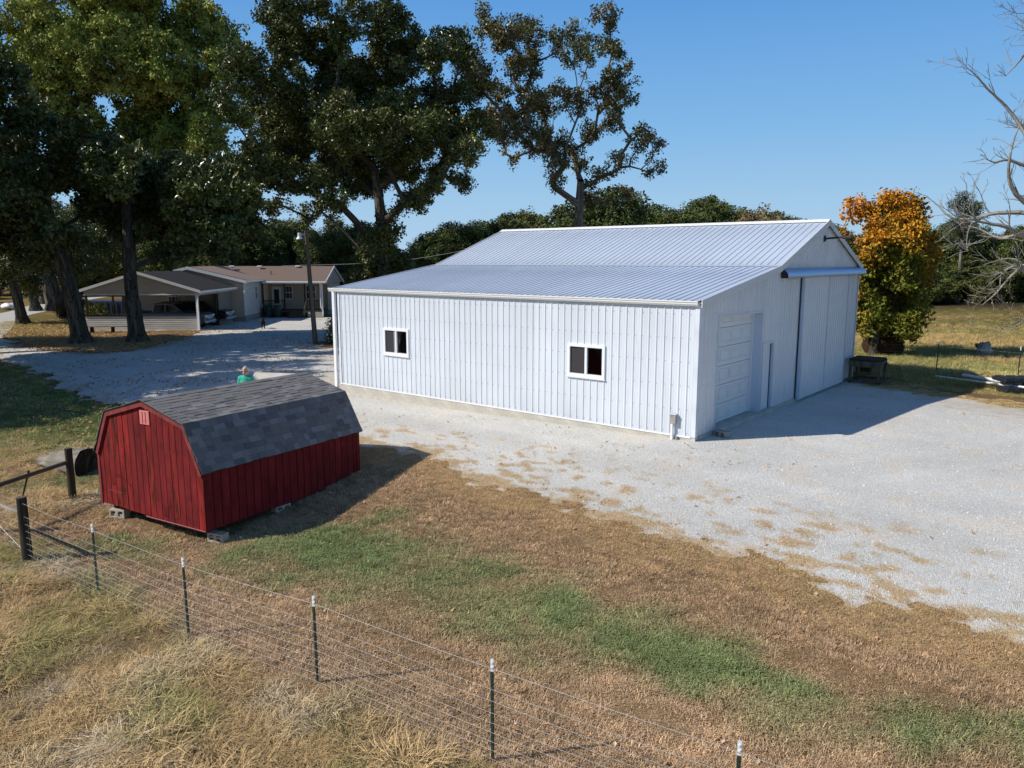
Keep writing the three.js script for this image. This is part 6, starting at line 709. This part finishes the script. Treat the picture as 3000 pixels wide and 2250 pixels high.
// the dead tree: drawn limb by limb, then twigs
{
  const t = thing('dead_tree', 'bare grey dead tree reaching over the yard with twisted branches', 'dead tree', [DEAD.x, ground(DEAD.x, DEAD.z), DEAD.z], CAMYAW), R = rng(61), nodes = [];
  let prev = null; for (const q of [[0, 0, 0, 0.36], [-0.05, 1.2, 0, 0.3], [-0.1, 2.5, 0, 0.27], [-0.25, 4.2, 0, 0.22], [0.1, 7, 0.2, 0.16], [0.2, 10, 0.3, 0.11], [0.0, 12.6, 0.2, 0.06]]) { const n = { p: V(q[0], q[1], q[2]), r: q[3], parent: prev }; nodes.push(n); prev = n; }
  const twig = (p, d, len, r, depth) => { let q = p; const n = max(2, Math.round(len / 0.16)); const bend = V((R() - 0.5) * 0.4, (R() - 0.45) * 0.35, (R() - 0.5) * 0.4); for (let i = 1; i <= n; i++) { d = d.clone().add(bend.clone().multiplyScalar(0.3)).add(V((R() - 0.5) * 0.35, (R() - 0.5) * 0.35, (R() - 0.5) * 0.35)).normalize(); const m = { p: q.p.clone().addScaledVector(d, len / n), r: max(0.006, r * (1 - 0.75 * i / n)), parent: q, first: i === 1 }; nodes.push(m); q = m; if (depth > 0 && R() < 0.5) twig(m, d.clone().add(V((R() - 0.5) * 1.5, (R() - 0.4) * 1.4, (R() - 0.5) * 1.5)).normalize(), len * (0.3 + 0.35 * R()), m.r * 0.75, depth - 1); } };
  DEAD.lines.forEach((ln, li) => {
    const p0 = V(...ln[0]); let q = nodes.reduce((a, n) => n.p.distanceToSquared(p0) < a.p.distanceToSquared(p0) ? n : a), total = 0; const pts = ln.map((c, i) => V(c[0] + (R() - 0.5) * 0.04, c[1], c[2] + (i / ln.length) * sin(li * 2.3) * 1.5 + (R() - 0.5) * 0.12)); const cv = new THREE.CatmullRomCurve3(pts), N = Math.round(cv.getLength() / 0.12), r0 = min(0.12, q.r * 0.85, 0.03 + cv.getLength() * 0.02);
    for (let i = 0; i <= N; i++) { const t = i / N, m = { p: cv.getPoint(t).add(V(0, (R() - 0.5) * 0.02, 0)), r: max(0.008, r0 * (1 - t) + 0.01), parent: q, first: i === 0 }; nodes.push(m); const d = V().subVectors(m.p, q.p).normalize(); q = m; if (i > 2 && R() < 0.34) twig(m, d.clone().add(V((R() - 0.5) * 1.8, (R() - 0.35) * 1.8, (R() - 0.5) * 1.8)).normalize(), 0.35 + R() * 0.75, max(0.01, m.r * 0.45), 2); }
    for (let k = 0; k < 3; k++) twig(q, V(-0.6 + (R() - 0.5), (R() - 0.3), R() - 0.5).normalize(), 0.5, 0.008, 1);
  });
  part('trunk', branchGeo(nodes, 6), M.barkPale, t);
  const dry = []; for (const n of nodes) if (n.p.y < 4.6 && n.p.x < -0.3 && n.r < 0.012 && R() < 0.10) dry.push(n.p); const im = shade(new THREE.InstancedMesh(CL.bush, leafDull, dry.length)), o = new THREE.Object3D(); dry.forEach((p, i) => { o.position.copy(p); o.rotation.set(R() * 6, R() * 6, R() * 6); o.scale.setScalar(0.6); o.updateMatrix(); im.setMatrixAt(i, o.matrix); const k = 0.6 + 0.6 * R(); im.setColorAt(i, C(0.11 * k, 0.10 * k, 0.05 * k)); }); im.name = 'dry_leaves'; im.userData.kind = 'stuff'; t.add(im);
}
// ---------------------------------------------------------------- woods behind: a few grown trees, then copies
{
  const crown = (s, n, w, lo, hi, cone) => { const R = rng(s), b = []; for (let i = 0; i < n; i++) { const t = i / (n - 1), a = R() * 6.28, y = lerp(lo, hi, t), ww = cone ? w * (1.05 - t) : w * sqrt(max(0.08, 1 - (t * 1.9 - 0.8) ** 2 * 0.8)), r = ww * 0.62 * sqrt(R()); b.push([cos(a) * r, y, sin(a) * r, (cone ? max(0.7, ww * 0.6) : w * 0.42) * (0.8 + 0.4 * R())]); } return b; };
  const kinds = [
    { name: 'woodland_tree', blobs: crown(1, 16, 4.2, 2.2, 8.6), tint: mixTint([0.075, 0.10, 0.028], [0.13, 0.15, 0.045]), h: 10.6 }, { name: 'woodland_tree', blobs: crown(2, 15, 4.0, 2, 8.4), tint: mixTint([0.11, 0.13, 0.032], [0.19, 0.19, 0.055]), h: 10.4 },
    { name: 'woodland_tree', blobs: crown(3, 13, 3.6, 3, 9), tint: mixTint([0.06, 0.08, 0.025], [0.12, 0.135, 0.04]), h: 10.8 }, { name: 'russet_tree', blobs: crown(4, 13, 3.8, 2.5, 8.2), tint: mixTint([0.19, 0.15, 0.065], [0.28, 0.2, 0.09]), h: 10 },
    { name: 'cedar_tree', blobs: crown(5, 15, 3.3, 1.6, 9.6, true), tint: mixTint([0.045, 0.068, 0.03], [0.09, 0.11, 0.042]), h: 10.7 }];
  const LAB = ['dark green broad tree in the woods', 'lighter olive green tree in the woods', 'deep green open crowned tree in the woods', 'russet brown tree in the woods', 'dark green pointed cedar in the woods'];
  const where = (x, z) => x > -14 ? [' past the golden pasture', 'trees past the pasture'] : x < -78 ? [' beyond the far lane', 'trees beyond the far lane'] : x < -45 ? [' behind the house and oaks', 'trees behind the house'] : [' behind the metal building', 'trees behind the metal building'];
  const first = [];
  BACK.forEach(([x, z, h, k], i) => {
    const K = kinds[k], [w, g] = where(x, z); let o;
    if (!first[k]) { first[k] = o = growTree({ name: K.name, label: '', x, z, turn: i, trunk: [[0, 0, 0, 0.26], [0.1, 3, 0, 0.2], [0, 6, 0.1, 0.13], [0, 8.5, 0, 0.05]], blobs: K.blobs, spacing: 1.05, per: 11, spread: 0.62, clump: CL.far, size: 0.6, tint: K.tint, bark: M.barkDark, leaf: leafDull, seed: 100 + k, limb: 0.024, sides: 5 }); }
    else { o = first[k].clone(); o.name = numbered(K.name); scene.add(o); }
    o.position.set(x, ground(x, z) - 0.2, z); const s = h / K.h * (0.9 + 0.2 * hash(i, 31)), ws = clamp(s, 0.75, 1.35); o.rotation.y = i * 1.7; o.scale.set(ws * (0.95 + 0.3 * hash(i, 4)), s, ws * (0.95 + 0.3 * hash(i, 9)));
    tag(o, LAB[k] + w, 'tree', LAB[k].split(' in ')[0] + ' ' + g);
  });
  // pole trunked pine standing clear at the edge of the pasture
  growTree({ name: 'pine_tree', label: 'tall pine with a long bare pale trunk at the edge of the pasture', x: -6.9, z: -79, trunk: [[0, 0, 0, 0.24], [0, 4, 0, 0.2], [-0.1, 8, 0, 0.13], [-0.2, 11, 0, 0.05]], blobs: [[-0.4, 8.6, 0, 1.3], [0.6, 9.6, 0.3, 1.2], [-0.3, 10.8, 0, 1.1], [0.8, 7.2, 0, 0.9], [-1.2, 7.4, 0.2, 0.8]], spacing: 0.9, per: 10, spread: 0.55, clump: CL.cedar, size: 0.7, tint: mixTint([0.05, 0.075, 0.03], [0.085, 0.105, 0.04]), bark: M.barkGrey, seed: 131 });
}
// ---------------------------------------------------------------- bushes
function bush(label, x, z, w, h, tint, seed, cat = 'bush', group) { const b = []; const R = rng(seed); for (let i = 0; i < 9; i++) { const a = R() * 6.28, r = w * 0.32 * sqrt(R()); b.push([cos(a) * r, h * (0.3 + 0.45 * R()), sin(a) * r, w * 0.3]); } return growTree({ name: 'bush', label, category: cat, x, z, trunk: [[0, -0.1, 0, 0.06], [0, h * 0.2, 0, 0.05], [0, h * 0.4, 0, 0.03]], blobs: b, spacing: max(0.3, w * 0.2), per: 14, spread: w * 0.15, clump: CL.bush, size: max(0.8, w * 0.5), tint, seed, limb: 0.01, flare: 1, group }); }
bush('dark green rounded bush at the foot of the yard lamp pole', -28.2, -11.6, 2.3, 1.75, mixTint([0.018, 0.032, 0.008], [0.035, 0.055, 0.014]), 201);
{ const p = houseAt(-9.3, 0, -4.5); bush('yellow green shrub seen through the open carport', p.x, p.z, 2, 1.5, mixTint([0.2, 0.22, 0.03], [0.3, 0.28, 0.05]), 202); const q = houseAt(-13.5, 0, -9); bush('brown bare looking shrub on the lawn past the carport', q.x, q.z, 2.6, 1.7, mixTint([0.09, 0.075, 0.04], [0.13, 0.1, 0.05]), 203); }
[[-98, -4, 5, 2.6], [-104, -9, 5, 3], [-110, -16, 6, 2.6], [-108, -24, 6, 3], [-92, 1, 5, 2.6], [-86, 4, 5, 2.6], [-113, -30, 6, 3], [-120, -36, 6, 3]].forEach(([x, z, w, h], i) => bush('yellow weedy thicket along the far side of the lane', x, z, w, h, mixTint([0.17, 0.16, 0.04], [0.27, 0.22, 0.06]), 210 + i, 'thicket', 'thickets along the lane'));
[[-9.5, -82], [-3, -80], [-14, -84], [3.5, -74], [-18, -85], [7, -70], [-24, -86], [-1, -83]].forEach(([x, z], i) => bush('olive undergrowth thicket at the foot of the pasture woods', x, z, 5, 3.2, mixTint([0.05, 0.06, 0.02], [0.1, 0.1, 0.03]), 230 + i, 'thicket', 'undergrowth at the edge of the pasture'));

renderer.render(scene, camera);
